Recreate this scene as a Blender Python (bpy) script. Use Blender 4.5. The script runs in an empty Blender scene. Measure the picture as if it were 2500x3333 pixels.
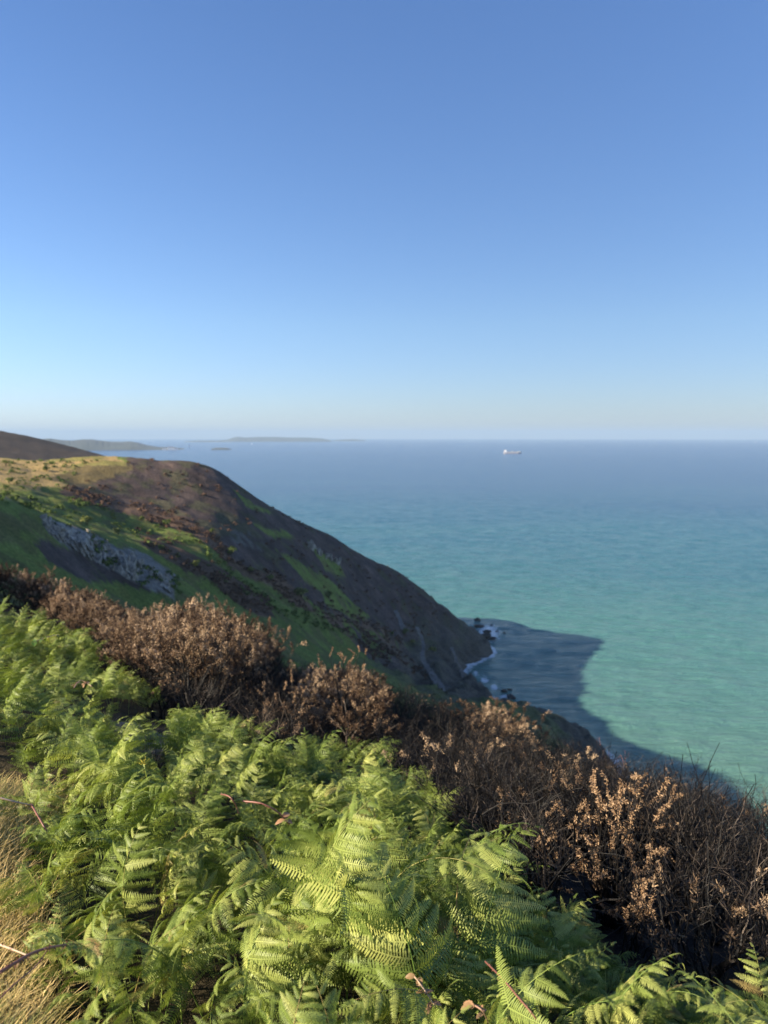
import bpy, math, random
import numpy as np
from mathutils import Vector, Matrix, noise as mnoise

R_ = math.radians
scene = bpy.context.scene
COL = scene.collection

# ------------------------------------------------------------------ camera
EYE = np.array([0.0, 0.0, 100.0])
PITCH = R_(5.75)                       # looking slightly down
FPX, CX, CY = 2503.0, 1250.0, 1666.5   # focal length and centre in photo pixels
cam_d = bpy.data.cameras.new('camera')
cam_d.sensor_fit = 'VERTICAL'
cam_d.sensor_height = 36.0
cam_d.lens = 36.0 * FPX / 3333.0
cam_d.clip_start = 0.05
cam_d.clip_end = 120000
cam_d.dof.use_dof = True
cam_d.dof.focus_distance = 3.9
cam_d.dof.aperture_fstop = 2.6
cam = bpy.data.objects.new('camera', cam_d)
cam.location = EYE
cam.rotation_euler = (math.pi / 2 - PITCH, 0, 0)
COL.objects.link(cam)
scene.camera = cam

# ------------------------------------------------------------------ light
SUN_EL, SUN_AZ = R_(25.0), R_(109.0)    # azimuth measured to the left of the view (+Y)
SUN_DIR = Vector((-math.sin(SUN_AZ) * math.cos(SUN_EL), math.cos(SUN_AZ) * math.cos(SUN_EL), math.sin(SUN_EL)))
world = bpy.data.worlds.new('World')
scene.world = world
world.use_nodes = True
wn = world.node_tree
sky = wn.nodes.new('ShaderNodeTexSky')
sky.sky_type = 'NISHITA'
sky.sun_disc = False
sky.sun_elevation = SUN_EL
sky.sun_rotation = SUN_AZ
sky.altitude = 100
sky.air_density = 1.0
sky.dust_density = 0.2
sky.ozone_density = 2.5
bg = wn.nodes['Background']
# clear maritime air: the same pale blue horizon all round, richer blue overhead
w_tc = wn.nodes.new('ShaderNodeTexCoord')
w_sep = wn.nodes.new('ShaderNodeSeparateXYZ')
wn.links.new(w_tc.outputs['Generated'], w_sep.inputs[0])
w_mr = wn.nodes.new('ShaderNodeMapRange')
w_mr.inputs[1].default_value = 0.0; w_mr.inputs[2].default_value = 0.55
wn.links.new(w_sep.outputs['Z'], w_mr.inputs[0])
w_rp = wn.nodes.new('ShaderNodeValToRGB')
w_rp.color_ramp.elements[0].color = (0.60, 0.69, 1.0, 1)
w_rp.color_ramp.elements[1].color = (0.76, 0.94, 1.24, 1)
w_e = w_rp.color_ramp.elements.new(0.25); w_e.color = (0.74, 0.84, 1.03, 1)
wn.links.new(w_mr.outputs[0], w_rp.inputs[0])
w_mx = wn.nodes.new('ShaderNodeMix'); w_mx.data_type = 'RGBA'; w_mx.blend_type = 'MULTIPLY'; w_mx.inputs[0].default_value = 1.0
wn.links.new(sky.outputs['Color'], w_mx.inputs[6]); wn.links.new(w_rp.outputs[0], w_mx.inputs[7])
wn.links.new(w_mx.outputs[2], bg.inputs['Color'])
bg.inputs['Strength'].default_value = 0.054

sun_d = bpy.data.lights.new('sun', 'SUN')
sun_d.energy = 5.0
sun_d.angle = R_(0.53)
sun_d.color = (1.0, 0.87, 0.68)
sun = bpy.data.objects.new('sun', sun_d)
sun.rotation_euler = SUN_DIR.to_track_quat('Z', 'Y').to_euler()
sun.location = (-60, 0, 160)
COL.objects.link(sun)

vs = scene.view_settings
vs.view_transform = 'Standard'
vs.look = 'None'
vs.exposure = 1.6
vs.gamma = 1.0
vs.use_curve_mapping = False
scene.render.engine = 'CYCLES'
cy = scene.cycles
cy.use_denoising = True
cy.max_bounces = 6
cy.diffuse_bounces = 2
cy.glossy_bounces = 2
cy.transmission_bounces = 3
cy.transparent_max_bounces = 4
cy.volume_bounces = 1
cy.sample_clamp_indirect = 4.0
cy.caustics_reflective = False
cy.caustics_refractive = False

# ------------------------------------------------------------------ helpers
RE = 6371000.0
cp, sp = math.cos(PITCH), math.sin(PITCH)

def ray(px, py):
    a = (px - CX) / FPX
    b = -(py - CY) / FPX
    return np.array([a, cp + b * sp, -sp + b * cp])

def at(px, py, Y):
    d = ray(px, py)
    return EYE + d * (Y / d[1])

def at_sea(px, py, z=0.0):
    d = ray(px, py)
    return EYE + d * ((z - EYE[2]) / d[2])

def at_sea_curved(px, py):
    d = ray(px, py)
    d = d / math.hypot(d[0], d[1])
    s = -d[2]
    disc = s * s - 2 * EYE[2] / RE
    r = RE * (s - math.sqrt(max(disc, 0)))
    return np.array([d[0] * r, d[1] * r, -r * r / (2 * RE)])

def project(P):
    P = np.asarray(P, float)
    q = P - EYE
    dep = q[..., 1] * cp - q[..., 2] * sp
    up = q[..., 1] * sp + q[..., 2] * cp
    dep = np.where(np.abs(dep) < 1e-3, 1e-3, dep)
    return CX + FPX * q[..., 0] / dep, CY - FPX * up / dep, dep

def interp(x, pts):
    xs = [p[0] for p in pts]; ys = [p[1] for p in pts]
    return np.interp(x, xs, ys)

def sstep(a, b, x):
    t = np.clip((x - a) / (b - a), 0, 1)
    return t * t * (3 - 2 * t)

def in_poly(px, py, poly):
    px = np.asarray(px); py = np.asarray(py)
    inside = np.zeros(px.shape, bool)
    n = len(poly)
    for i in range(n):
        x1, y1 = poly[i]; x2, y2 = poly[(i + 1) % n]
        if y1 == y2: continue
        c = ((y1 > py) != (y2 > py)) & (px < (x2 - x1) * (py - y1) / (y2 - y1) + x1)
        inside ^= c
    return inside

# lattice value noise in numpy
_rs = np.random.RandomState(7)
_LAT = _rs.rand(64, 64, 64)
def vnoise(x, y, z=0.0, scale=1.0):
    x = np.asarray(x, float) / scale + 11.3; y = np.asarray(y, float) / scale + 5.7; z = np.asarray(z, float) / scale + 3.1
    x, y, z = np.broadcast_arrays(x, y, z)
    xi = np.floor(x).astype(int); yi = np.floor(y).astype(int); zi = np.floor(z).astype(int)
    fx = x - xi; fy = y - yi; fz = z - zi
    fx = fx * fx * (3 - 2 * fx); fy = fy * fy * (3 - 2 * fy); fz = fz * fz * (3 - 2 * fz)
    def L(a, b, c): return _LAT[a % 64, b % 64, c % 64]
    r = 0
    for dx in (0, 1):
        for dy in (0, 1):
            for dz in (0, 1):
                w = (fx if dx else 1 - fx) * (fy if dy else 1 - fy) * (fz if dz else 1 - fz)
                r = r + w * L(xi + dx, yi + dy, zi + dz)
    return r
def fbm(x, y, z=0.0, scale=1.0, oct=4):
    s = 0; a = 0.5; t = 0
    for i in range(oct):
        s = s + a * vnoise(x, y, z, scale); t += a
        a *= 0.5; scale *= 0.47
    return s / t

def tag(o, label=None, cat=None, group=None, kind=None):
    if label: o['label'] = label
    if cat: o['category'] = cat
    if group: o['group'] = group
    if kind: o['kind'] = kind
    return o

def mesh_np(name, verts, faces, mats=None, smooth=False, attrs=None):
    me = bpy.data.meshes.new(name)
    V = np.asarray(verts, np.float32).reshape(-1, 3)
    me.from_pydata(V.tolist(), [], faces if isinstance(faces, list) else faces.tolist())
    if mats is not None:
        for m in (mats if isinstance(mats, (list, tuple)) else [mats]):
            me.materials.append(m)
    if smooth:
        me.polygons.foreach_set('use_smooth', [True] * len(me.polygons))
    if attrs:
        for k, a in attrs.items():
            a = np.asarray(a, np.float32)
            if a.ndim == 1:
                at_ = me.attributes.new(k, 'FLOAT', 'POINT'); at_.data.foreach_set('value', a)
            else:
                at_ = me.attributes.new(k, 'FLOAT_COLOR', 'POINT')
                if a.shape[1] == 3: a = np.hstack([a, np.ones((len(a), 1), np.float32)])
                at_.data.foreach_set('color', a.ravel())
    me.update()
    return me

def obj(name, me, parent=None, mat=None, loc=None):
    o = bpy.data.objects.new(name, me)
    COL.objects.link(o)
    if parent: o.parent = parent
    if loc is not None: o.location = loc
    return o

def empty(name, loc, rz=0.0, s=1.0):
    o = bpy.data.objects.new(name, None)
    COL.objects.link(o)
    o.empty_display_size = 0.1
    o.location = loc; o.rotation_euler = (0, 0, rz); o.scale = (s, s, s)
    return o

def mesh_quads(name, V, Q, mat, tint):
    me = bpy.data.meshes.new(name)
    V = np.asarray(V, np.float32); Q = np.asarray(Q, np.int32); n = len(Q)
    me.vertices.add(len(V)); me.vertices.foreach_set('co', V.ravel())
    me.loops.add(n * 4); me.loops.foreach_set('vertex_index', Q.ravel())
    me.polygons.add(n); me.polygons.foreach_set('loop_start', np.arange(n, dtype=np.int32) * 4)
    a = me.attributes.new('tint', 'FLOAT', 'POINT'); a.data.foreach_set('value', np.asarray(tint, np.float32))
    me.materials.append(mat); me.update(calc_edges=True)
    return me

class MB:
    """collects geometry for one mesh"""
    def __init__(s): s.v = []; s.f = []; s.t = []; s.n = 0
    def add(s, V, F, tint=0.5):
        V = np.asarray(V, float).reshape(-1, 3)
        s.v.append(V); s.f.extend([tuple(i + s.n for i in f) for f in F]); s.n += len(V)
        s.t.append(np.full(len(V), tint) if np.isscalar(tint) else np.asarray(tint))
    def tube(s, pts, rad, sides=4, tint=0.5, cap=True):
        pts = np.asarray(pts, float); n = len(pts)
        rad = np.full(n, rad) if np.isscalar(rad) else np.asarray(rad, float)
        T = np.gradient(pts, axis=0); T /= np.linalg.norm(T, axis=1, keepdims=True) + 1e-9
        ref = np.array([0.31, 0.2, 0.93]) if abs(T[0][2]) < 0.8 else np.array([0.95, 0.3, 0.05])
        A = np.cross(T, ref); A /= np.linalg.norm(A, axis=1, keepdims=True) + 1e-9
        B = np.cross(T, A)
        ang = np.arange(sides) * 2 * math.pi / sides
        ring = (A[:, None, :] * np.cos(ang)[None, :, None] + B[:, None, :] * np.sin(ang)[None, :, None]) * rad[:, None, None] + pts[:, None, :]
        F = []
        for i in range(n - 1):
            for j in range(sides):
                k = (j + 1) % sides
                F.append((i * sides + j, i * sides + k, (i + 1) * sides + k, (i + 1) * sides + j))
        if cap:
            F.append(tuple(range((n - 1) * sides, n * sides)))
        s.add(ring.reshape(-1, 3), F, tint)
    def box(s, c, d, rot=None, tint=0.5):
        c = np.array(c, float); d = np.array(d, float) / 2
        V = np.array([[x, y, z] for x in (-1, 1) for y in (-1, 1) for z in (-1, 1)], float) * d
        if rot is not None: V = V @ np.array(rot).T
        s.add(V + c, [(0, 1, 3, 2), (4, 6, 7, 5), (0, 4, 5, 1), (2, 3, 7, 6), (0, 2, 6, 4), (1, 5, 7, 3)], tint)
    def mesh(s, name, mat, smooth=False, tint=True):
        V = np.vstack(s.v) if s.v else np.zeros((0, 3))
        at_ = {'tint': np.concatenate(s.t)} if (tint and s.t) else None
        return mesh_np(name, V, s.f, mat, smooth, at_)

# ------------------------------------------------------------------ materials
def new_mat(name):
    m = bpy.data.materials.new(name); m.use_nodes = True
    nt = m.node_tree
    for n in list(nt.nodes): nt.nodes.remove(n)
    out = nt.nodes.new('ShaderNodeOutputMaterial')
    return m, nt, out

def N(nt, typ, **kw):
    n = nt.nodes.new(typ)
    for k, v in kw.items():
        if k in n.inputs.keys(): n.inputs[k].default_value = v
        else: setattr(n, k, v)
    return n

def ramp(nt, fac, stops):
    r = nt.nodes.new('ShaderNodeValToRGB')
    el = r.color_ramp.elements
    while len(el) < len(stops): el.new(0.5)
    for e, (p, c) in zip(el, stops):
        e.position = p; e.color = (*c, 1)
    nt.links.new(fac, r.inputs[0])
    return r.outputs[0]

def noise_tex(nt, scale, detail=4, rough=0.55, coord='Object', vec_scale=None, dist=0.0):
    tc = nt.nodes.new('ShaderNodeTexCoord')
    src = tc.outputs[coord]
    if vec_scale:
        mp = nt.nodes.new('ShaderNodeMapping'); mp.inputs['Scale'].default_value = vec_scale
        nt.links.new(src, mp.inputs['Vector']); src = mp.outputs[0]
    n = N(nt, 'ShaderNodeTexNoise', Scale=scale, Detail=detail, Roughness=rough, Distortion=dist)
    nt.links.new(src, n.inputs['Vector'])
    return n.outputs['Fac']

def tint_value(nt, use_attr):
    if use_attr:
        a = nt.nodes.new('ShaderNodeAttribute'); a.attribute_name = 'tint'
        return a.outputs['Fac']
    return nt.nodes.new('ShaderNodeObjectInfo').outputs['Random']

def leaf_mat(name, stops, attr=True, trans=0.35, rough=0.5, spec=0.3, tcol=(1.0, 1.0, 0.5), extra=None):
    m, nt, out = new_mat(name)
    tv = tint_value(nt, attr)
    if attr == 'both':
        mx = N(nt, 'ShaderNodeMath', operation='ADD')
        oi = nt.nodes.new('ShaderNodeObjectInfo').outputs['Random']
        m2 = N(nt, 'ShaderNodeMath', operation='MULTIPLY_ADD'); m2.inputs[1].default_value = 0.7; m2.inputs[2].default_value = -0.35
        nt.links.new(oi, m2.inputs[0]); nt.links.new(m2.outputs[0], mx.inputs[0]); nt.links.new(tv, mx.inputs[1]); tv = mx.outputs[0]
    c = ramp(nt, tv, stops)
    p = N(nt, 'ShaderNodeBsdfPrincipled', Roughness=rough)
    p.inputs['Specular IOR Level'].default_value = spec
    nt.links.new(c, p.inputs['Base Color'])
    if trans > 0:
        t = nt.nodes.new('ShaderNodeBsdfTranslucent')
        mm = N(nt, 'ShaderNodeMix', data_type='RGBA', blend_type='MULTIPLY'); mm.inputs[0].default_value = 1.0
        nt.links.new(c, mm.inputs[6]); mm.inputs[7].default_value = (*tcol, 1)
        nt.links.new(mm.outputs[2], t.inputs['Color'])
        mix = N(nt, 'ShaderNodeMixShader'); mix.inputs[0].default_value = trans
        nt.links.new(p.outputs[0], mix.inputs[1]); nt.links.new(t.outputs[0], mix.inputs[2])
        nt.links.new(mix.outputs[0], out.inputs['Surface'])
    else:
        nt.links.new(p.outputs[0], out.inputs['Surface'])
    return m

def solid_mat(name, col, rough=0.6, spec=0.3, var=0.25, scale=3.0):
    m, nt, out = new_mat(name)
    n = noise_tex(nt, scale)
    a = tuple(c * (1 - var) for c in col); b = tuple(min(1, c * (1 + var)) for c in col)
    c = ramp(nt, n, [(0.3, a), (0.7, b)])
    p = N(nt, 'ShaderNodeBsdfPrincipled', Roughness=rough)
    p.inputs['Specular IOR Level'].default_value = spec
    nt.links.new(c, p.inputs['Base Color']); nt.links.new(p.outputs[0], out.inputs['Surface'])
    return m

M = {}
fern_stops = [(0.0, (0.10, 0.15, 0.030)), (0.35, (0.185, 0.245, 0.050)), (0.7, (0.285, 0.335, 0.085)), (0.97, (0.40, 0.42, 0.12)), (1.0, (0.26, 0.18, 0.07))]
M['fern'] = leaf_mat('fern_leaf', fern_stops, attr=False, trans=0.30, rough=0.5, spec=0.3)
M['fern_mass'] = leaf_mat('fern_leaf_mass', fern_stops, attr=True, trans=0.30, rough=0.5, spec=0.3)
M['fern_stalk'] = leaf_mat('fern_stalk', [(0.0, (0.10, 0.17, 0.03)), (0.6, (0.22, 0.28, 0.06)), (1.0, (0.30, 0.20, 0.08))], attr=False, trans=0.0, rough=0.5)
M['char'] = leaf_mat('charred_bark', [(0.0, (0.006, 0.0055, 0.0055)), (0.6, (0.009, 0.008, 0.0075)), (0.85, (0.020, 0.016, 0.013)), (1.0, (0.085, 0.066, 0.052))], attr='both', trans=0.0, rough=0.6, spec=0.15)
M['scorch'] = leaf_mat('scorched_needles', [(0.0, (0.045, 0.028, 0.019)), (0.35, (0.105, 0.066, 0.041)), (0.75, (0.25, 0.175, 0.108)), (1.0, (0.43, 0.315, 0.205))], attr='both', trans=0.15, rough=0.7, spec=0.15, tcol=(1, 0.8, 0.6))
M['tan'] = leaf_mat('dead_tan_leaf', [(0.0, (0.10, 0.062, 0.036)), (0.5, (0.25, 0.160, 0.093)), (1.0, (0.43, 0.30, 0.18))], attr=True, trans=0.2, rough=0.6, spec=0.2, tcol=(1, 0.8, 0.55))
M['grass'] = leaf_mat('grass_blade', [(0.0, (0.14, 0.19, 0.04)), (0.35, (0.30, 0.29, 0.09)), (0.6, (0.60, 0.44, 0.17)), (1.0, (0.80, 0.60, 0.29))], attr=True, trans=0.3, rough=0.5)
M['deadgrass'] = leaf_mat('ashy_grass_blade', [(0.0, (0.05, 0.05, 0.045)), (0.6, (0.16, 0.14, 0.11)), (1.0, (0.35, 0.28, 0.18))], attr=True, trans=0.15, rough=0.6)
M['bramble'] = leaf_mat('bramble_bark', [(0.0, (0.10, 0.035, 0.03)), (0.5, (0.22, 0.10, 0.07)), (1.0, (0.50, 0.38, 0.26))], attr=True, trans=0.0, rough=0.45)
M['bramble_leaf'] = leaf_mat('bramble_leaf', [(0.0, (0.12, 0.16, 0.05)), (0.5, (0.28, 0.17, 0.09)), (1.0, (0.36, 0.20, 0.11))], attr=True, trans=0.3, rough=0.4)
M['greenbroad'] = leaf_mat('broad_green_leaf', [(0.0, (0.05, 0.11, 0.02)), (0.6, (0.12, 0.20, 0.04)), (1.0, (0.28, 0.26, 0.05))], attr=True, trans=0.35, rough=0.4)
M['ragstem'] = solid_mat('ragwort_stem', (0.26, 0.30, 0.05), rough=0.45)
M['yellow'] = solid_mat('yellow_petal', (0.50, 0.40, 0.05), rough=0.6)
M['redtwig'] = solid_mat('red_twig', (0.16, 0.06, 0.045), rough=0.6)
M['seed'] = leaf_mat('pale_seed_head', [(0.0, (0.16, 0.10, 0.07)), (1.0, (0.55, 0.42, 0.32))], attr=True, trans=0.3)
M['farbush'] = leaf_mat('far_bush_leaf', [(0.0, (0.05, 0.075, 0.02)), (0.5, (0.10, 0.13, 0.035)), (1.0, (0.20, 0.20, 0.06))], attr='both', trans=0.2, rough=0.7, spec=0.1)
M['farscrub'] = leaf_mat('far_scrub_leaf', [(0.0, (0.03, 0.022, 0.02)), (0.5, (0.085, 0.05, 0.034)), (1.0, (0.16, 0.095, 0.06))], attr=True, trans=0.1, rough=0.8, spec=0.1)
M['fargreen'] = leaf_mat('far_green_scrub_leaf', [(0.0, (0.03, 0.055, 0.015)), (0.5, (0.07, 0.11, 0.025)), (1.0, (0.15, 0.18, 0.045))], attr=True, trans=0.2, rough=0.8, spec=0.1)
M['white'] = solid_mat('white_paint', (0.8, 0.8, 0.8), rough=0.4, var=0.05)
M['hullred'] = solid_mat('hull_red', (0.34, 0.28, 0.28), rough=0.5)
M['hulldark'] = solid_mat('hull_dark', (0.34, 0.33, 0.36), rough=0.5)
M['deck'] = solid_mat('deck_paint', (0.35, 0.33, 0.27), rough=0.6)
M['slate'] = solid_mat('roof_slate', (0.12, 0.12, 0.13), rough=0.7)
M['sail'] = solid_mat('sail_cloth', (0.82, 0.80, 0.76), rough=0.8, var=0.03)

# ------------------------------------------------------------------ terrain shape
CREST = [(-900, 1560), (-400, 1660), (0, 1790), (60, 1805), (130, 1850), (250, 1895), (400, 1965), (500, 1990), (545, 1950), (590, 1925), (630, 1912), (690, 1950), (760, 1985), (835, 2050),
         (870, 2110), (960, 2130), (1040, 2175), (1100, 2140), (1180, 2165), (1300, 2215), (1420, 2262), (1500, 2250), (1560, 2235), (1650, 2290), (1700, 2355),
         (1830, 2400), (1950, 2425), (2100, 2475), (2250, 2500), (2400, 2535), (2500, 2565), (2800, 2660), (3300, 2800)]
PA, PB = -0.20, -0.29                  # local fall of the slope to the right and ahead
def crest_range(az):                   # az in degrees
    return np.interp(az, [-60, -27, -13, 0, 13, 27, 60], [34, 30, 24, 20, 15, 11, 8])
def crest_tan(az):
    px = CX + FPX * np.tan(np.radians(np.clip(az, -40, 40)))
    py = interp(px, CREST) + 30
    b = -(py - CY) / FPX
    dy = cp + b * sp; dz = -sp + b * cp
    a = (px - CX) / FPX
    return -dz / np.hypot(a, dy)
def crest_tan_smooth(az):
    return np.mean([crest_tan(az + d) for d in (-6, -3, 0, 3, 6)], axis=0)
def near_h(x, y):
    x = np.asarray(x, float); y = np.asarray(y, float)
    r = np.hypot(x, y) + 1e-6
    az = np.degrees(np.arctan2(x, y))
    rc = crest_range(az)
    rr = np.minimum(r, rc)
    ux, uy = x / r, y / r
    plane = lambda q: -1.6 + PA * ux * q + PB * uy * q
    # behind and far to the left the slope eases
    z = plane(rr) + 0.0055 * np.clip(ux * rr, -15, 0) ** 2 * np.clip(uy, 0, 1) ** 2
    z = z + 0.14 * np.minimum(ux * rr + 2.0, 0) * (1 - np.clip(uy * 1.4, 0, 1))      # slope lowered along the path left of the viewer to let the sun in
    over = np.maximum(r - rc, 0)
    tn = crest_tan_smooth(az)
    drop = np.where(np.abs(az) < 75, np.maximum(tn * 1.12 + 0.03, 0.12), np.where(az < 0, -0.10, 0.5))
    drop = np.where(np.abs(az) > 120, -0.2, drop)
    z = z - over * drop - 0.9 * (1 - np.exp(-over / 5.0)) * (np.abs(az) < 75)
    return EYE[2] + z

ctrl = []
def fY(px, Y): return Y * np.interp(px, [0, 400, 700, 1000, 1300], [0.64, 0.76, 0.79, 0.86, 1.0])
def fS(px, Y): return Y * np.interp(px, [0, 300, 570], [0.59, 0.75, 0.86])
def cpt(px, py, Y, dz=0): p = at(px, py, Y); ctrl.append((p[0], p[1], p[2] + dz))
ridge = [(430, 1506, 415), (560, 1503, 402), (650, 1512, 396), (700, 1535, 391), (760, 1572, 385), (830, 1615, 380), (900, 1660, 376), (1050, 1762, 368), (1200, 1858, 362), (1330, 1945, 357), (1440, 1990, 353), (1520, 2040, 349)]
for p in ridge:
    p = (p[0], p[1], p[2] * np.interp(p[0], [400, 700, 900, 1050, 1200, 1330, 1520], [0.76, 0.78, 0.84, 0.96, 1.08, 1.10, 1.0]))
    cpt(*p)
    q = at(*p); k = 60
    ctrl.append((q[0] + 12, q[1] + k, q[2] - 55))
    ctrl.append((q[0] + 30, q[1] + 2.2 * k, q[2] - 95))
for p in [(0, 1488, 440), (150, 1497, 435), (330, 1500, 425), (0, 1540, 385), (200, 1555, 378), (0, 1600, 335), (230, 1600, 348), (300, 1650, 322), (120, 1640, 312), (450, 1640, 338), (600, 1600, 362),
          (800, 1700, 346), (500, 1720, 312), (640, 1740, 313), (750, 1800, 308), (900, 1800, 327), (1000, 1880, 322), (1100, 1950, 317), (1250, 2000, 325), (1350, 2050, 322), (1450, 2110, 326),
          (0, 1640, 298), (250, 1690, 292), (420, 1740, 288), (600, 1815, 284), (700, 1885, 272), (800, 1960, 264), (1000, 2080, 260), (1150, 2150, 263), (1300, 2200, 268), (1400, 2235, 272)]: cpt(p[0], p[1], fY(p[0], p[2]))
# rocky spur on the left
spur = [(0, 1655, 252), (130, 1688, 246), (300, 1738, 238), (450, 1808, 229), (560, 1880, 218)]
for p in spur:
    p = (p[0], p[1], fS(p[0], p[2])); cpt(*p); q = at(*p); ctrl.append((q[0] + 4, q[1] + 20, q[2] - 7))
for p in [(0, 1765, 228), (200, 1815, 221), (400, 1890, 213), (540, 1940, 206)]: cpt(p[0], p[1], fS(p[0], p[2]))
# coast
coast = [(1590, 2138), (1500, 2190), (1560, 2240), (1640, 2300), (1720, 2352), (1800, 2385), (1860, 2402)]
for p in coast:
    q = at_sea(*p); ctrl.append(tuple(q))
for p in [(1720, 2120), (1640, 2190), (1680, 2250), (1780, 2310), (1900, 2350), (1700, 2000)]:
    q = at_sea(*p); ctrl.append((q[0], q[1], -15))
for p in [(2500, 2000), (2000, 1800), (1600, 1880), (2300, 2300), (2600, 2600)]:
    q = at_sea(*p); ctrl.append((q[0], q[1], -30))
# back hill
for p in [(-400, 1370, 780), (0, 1402, 760), (100, 1425, 752), (200, 1455, 745), (300, 1478, 738), (370, 1492, 732), (0, 1440, 690), (150, 1475, 680)]: cpt(*p)
for p in [(520, 1580, 720), (700, 1700, 700), (100, 1530, 560), (0, 1520, 560), (300, 1560, 560)]: cpt(*p)
for (x, y, z) in [(-130, 205, 90), (-165, 200, 103), (-250, 195, 130), (-300, 380, 112), (-220, 300, 104), (-220, 240, 112), (-500, 420, 140), (-500, 250, 190), (-450, 760, 110), (-300, 900, 60), (-100, 900, -20), (100, 900, -40),
                  (-150, 243, 94), (-500, 900, 80), (-110, 125, 92), (-300, 100, 140), (-500, 100, 190)]:
    ctrl.append((x, y, z))  # unseen ground; left-hand heights shaped to throw the shadow on the sea
for az in (-62, -45, -33, -26, -19, -12, -6, 0, 6, 12, 18, 24, 30, 40, 55):
    for rr in ((62, 100, 150) if az > -15 else (62, 88)):
        x, y = rr * math.sin(R_(az)), rr * math.cos(R_(az))
        ctrl.append((x, y, float(near_h(x, y))))
for az in (14, 20, 26, 34, 45):
    x, y = 260 * math.sin(R_(az)), 260 * math.cos(R_(az)); ctrl.append((x, y, -9 if az < 18 else -14))
C_ = np.array(ctrl)
def _k(d2): return np.where(d2 > 0, 0.5 * d2 * np.log(np.maximum(d2, 1e-12)), 0)
_xy = C_[:, :2] / 100.0
_d2 = ((_xy[:, None] - _xy[None]) ** 2).sum(-1)
_n = len(C_)
_A = np.zeros((_n + 3, _n + 3)); _A[:_n, :_n] = _k(_d2) + np.eye(_n) * 0.0006
_A[:_n, _n] = 1; _A[:_n, _n + 1:] = _xy; _A[_n, :_n] = 1; _A[_n + 1:, :_n] = _xy.T
_w = np.linalg.solve(_A, np.concatenate([C_[:, 2], np.zeros(3)]))
def far_h(x, y):
    q = np.stack([np.ravel(x), np.ravel(y)], -1) / 100.0
    out = np.zeros(len(q))
    for i in range(0, len(q), 20000):
        b = q[i:i + 20000]
        d2 = ((b[:, None] - _xy[None]) ** 2).sum(-1)
        out[i:i + 20000] = _k(d2) @ _w[:_n] + _w[_n] + b @ _w[_n + 1:]
    return out.reshape(np.shape(x))
def base_h(x, y):
    x = np.asarray(x, float); y = np.asarray(y, float)
    r = np.hypot(x, y); az = np.degrees(np.arctan2(x, y))
    w = sstep(45, 75, r) * (np.abs(az) < 64)
    return near_h(x, y) * (1 - w) + far_h(x, y) * w
def terrain_h(x, y):
    x = np.asarray(x, float); y = np.asarray(y, float)
    h = base_h(x, y)
    r = np.hypot(x, y)
    nearw = 1 - sstep(45, 80, r)
    h = h + nearw * ((fbm(x, y, 0, 1.3, 3) - 0.5) * 0.22 * sstep(0.5, 3, r) + (fbm(x, y, 4, 6.0, 2) - 0.5) * 0.4 * sstep(3, 9, r))
    fw = 1 - nearw
    rough = (fbm(x, y, 9, 26, 4) - 0.5) * 6.0 + (fbm(x, y, 2, 5, 3) - 0.5) * 1.6
    h = np.where(h > 190, 190 + 50 * np.tanh((h - 190) / 50), h)       # the hill rounds off behind and beside the viewer
    # sea cliffs: steeper and craggier low down
    low = sstep(34, 2, h) * (h > -12)
    crag = (np.abs(fbm(x, y, 20, 16, 4) - 0.5) * -22 + 3.0) + (fbm(x, y, 30, 5, 3) - 0.5) * 7
    h = h + fw * (rough * sstep(-4, 30, h) * 0.75 + low * crag * sstep(-9, 3, h) * sstep(1.5, 5, h + 3))
    return h

# ------------------------------------------------------------------ terrain mesh and ground cover colours
az_f = np.concatenate([np.arange(-180, -66, 6.0), np.arange(-66, -30, 1.0), np.arange(-30, 30.01, 0.2), np.arange(31, 66, 1.0), np.arange(66, 180, 6.0)])
def polar_grid(rings, az, closed):
    A = np.radians(az)[None, :]; Rr = rings[:, None]
    X = Rr * np.sin(A); Y = Rr * np.cos(A)
    n, m = X.shape
    idx = np.arange(n * m).reshape(n, m)
    a = idx[:-1, :-1]; b = idx[:-1, 1:]; c = idx[1:, 1:]; d = idx[1:, :-1]
    F = np.stack([a, d, c, b], -1).reshape(-1, 4)
    if closed:
        a = idx[:-1, -1]; b = idx[:-1, 0]; c = idx[1:, 0]; d = idx[1:, -1]
        F = np.vstack([F, np.stack([a, d, c, b], -1)])
    return X.ravel(), Y.ravel(), F[:, ::-1]

Z_BURN = [(215, 1588), (300, 1560), (400, 1520), (440, 1440), (700, 1440), (800, 1560), (1250, 1830), (1480, 1960), (1420, 2060), (1300, 2100), (1240, 2060), (1000, 1965), (900, 1890), (760, 1840), (730, 1790), (640, 1725), (450, 1655), (300, 1630)]
Z_RIGHT = [(760, 1560), (1500, 1960), (1480, 2080), (1330, 2080), (1150, 1990), (1080, 1900), (960, 1800), (820, 1640)]
Z_SCRUB = [(205, 1590), (300, 1605), (450, 1640), (600, 1690), (700, 1740), (760, 1830), (900, 1870), (960, 1930), (940, 1960), (860, 1900), (740, 1850), (700, 1800), (600, 1740), (420, 1680), (300, 1650), (220, 1620)]
Z_STRAW = [(-700, 1380), (0, 1430), (370, 1470), (420, 1515), (260, 1560), (190, 1590), (60, 1600), (0, 1615), (-700, 1600)]
Z_OLIVE = [(170, 1560), (280, 1515), (420, 1512), (420, 1530), (330, 1560), (220, 1585)]
Z_STRIP = [(440, 1725), (520, 1745), (640, 1800), (760, 1880), (880, 1960), (900, 2010), (800, 1990), (680, 1900), (560, 1830), (470, 1770)]
Z_LOWSCRUB = [(880, 1900), (1000, 1950), (1250, 2040), (1330, 2110), (1400, 2230), (1280, 2180), (1160, 2090), (1020, 2010), (900, 1950)]
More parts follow.
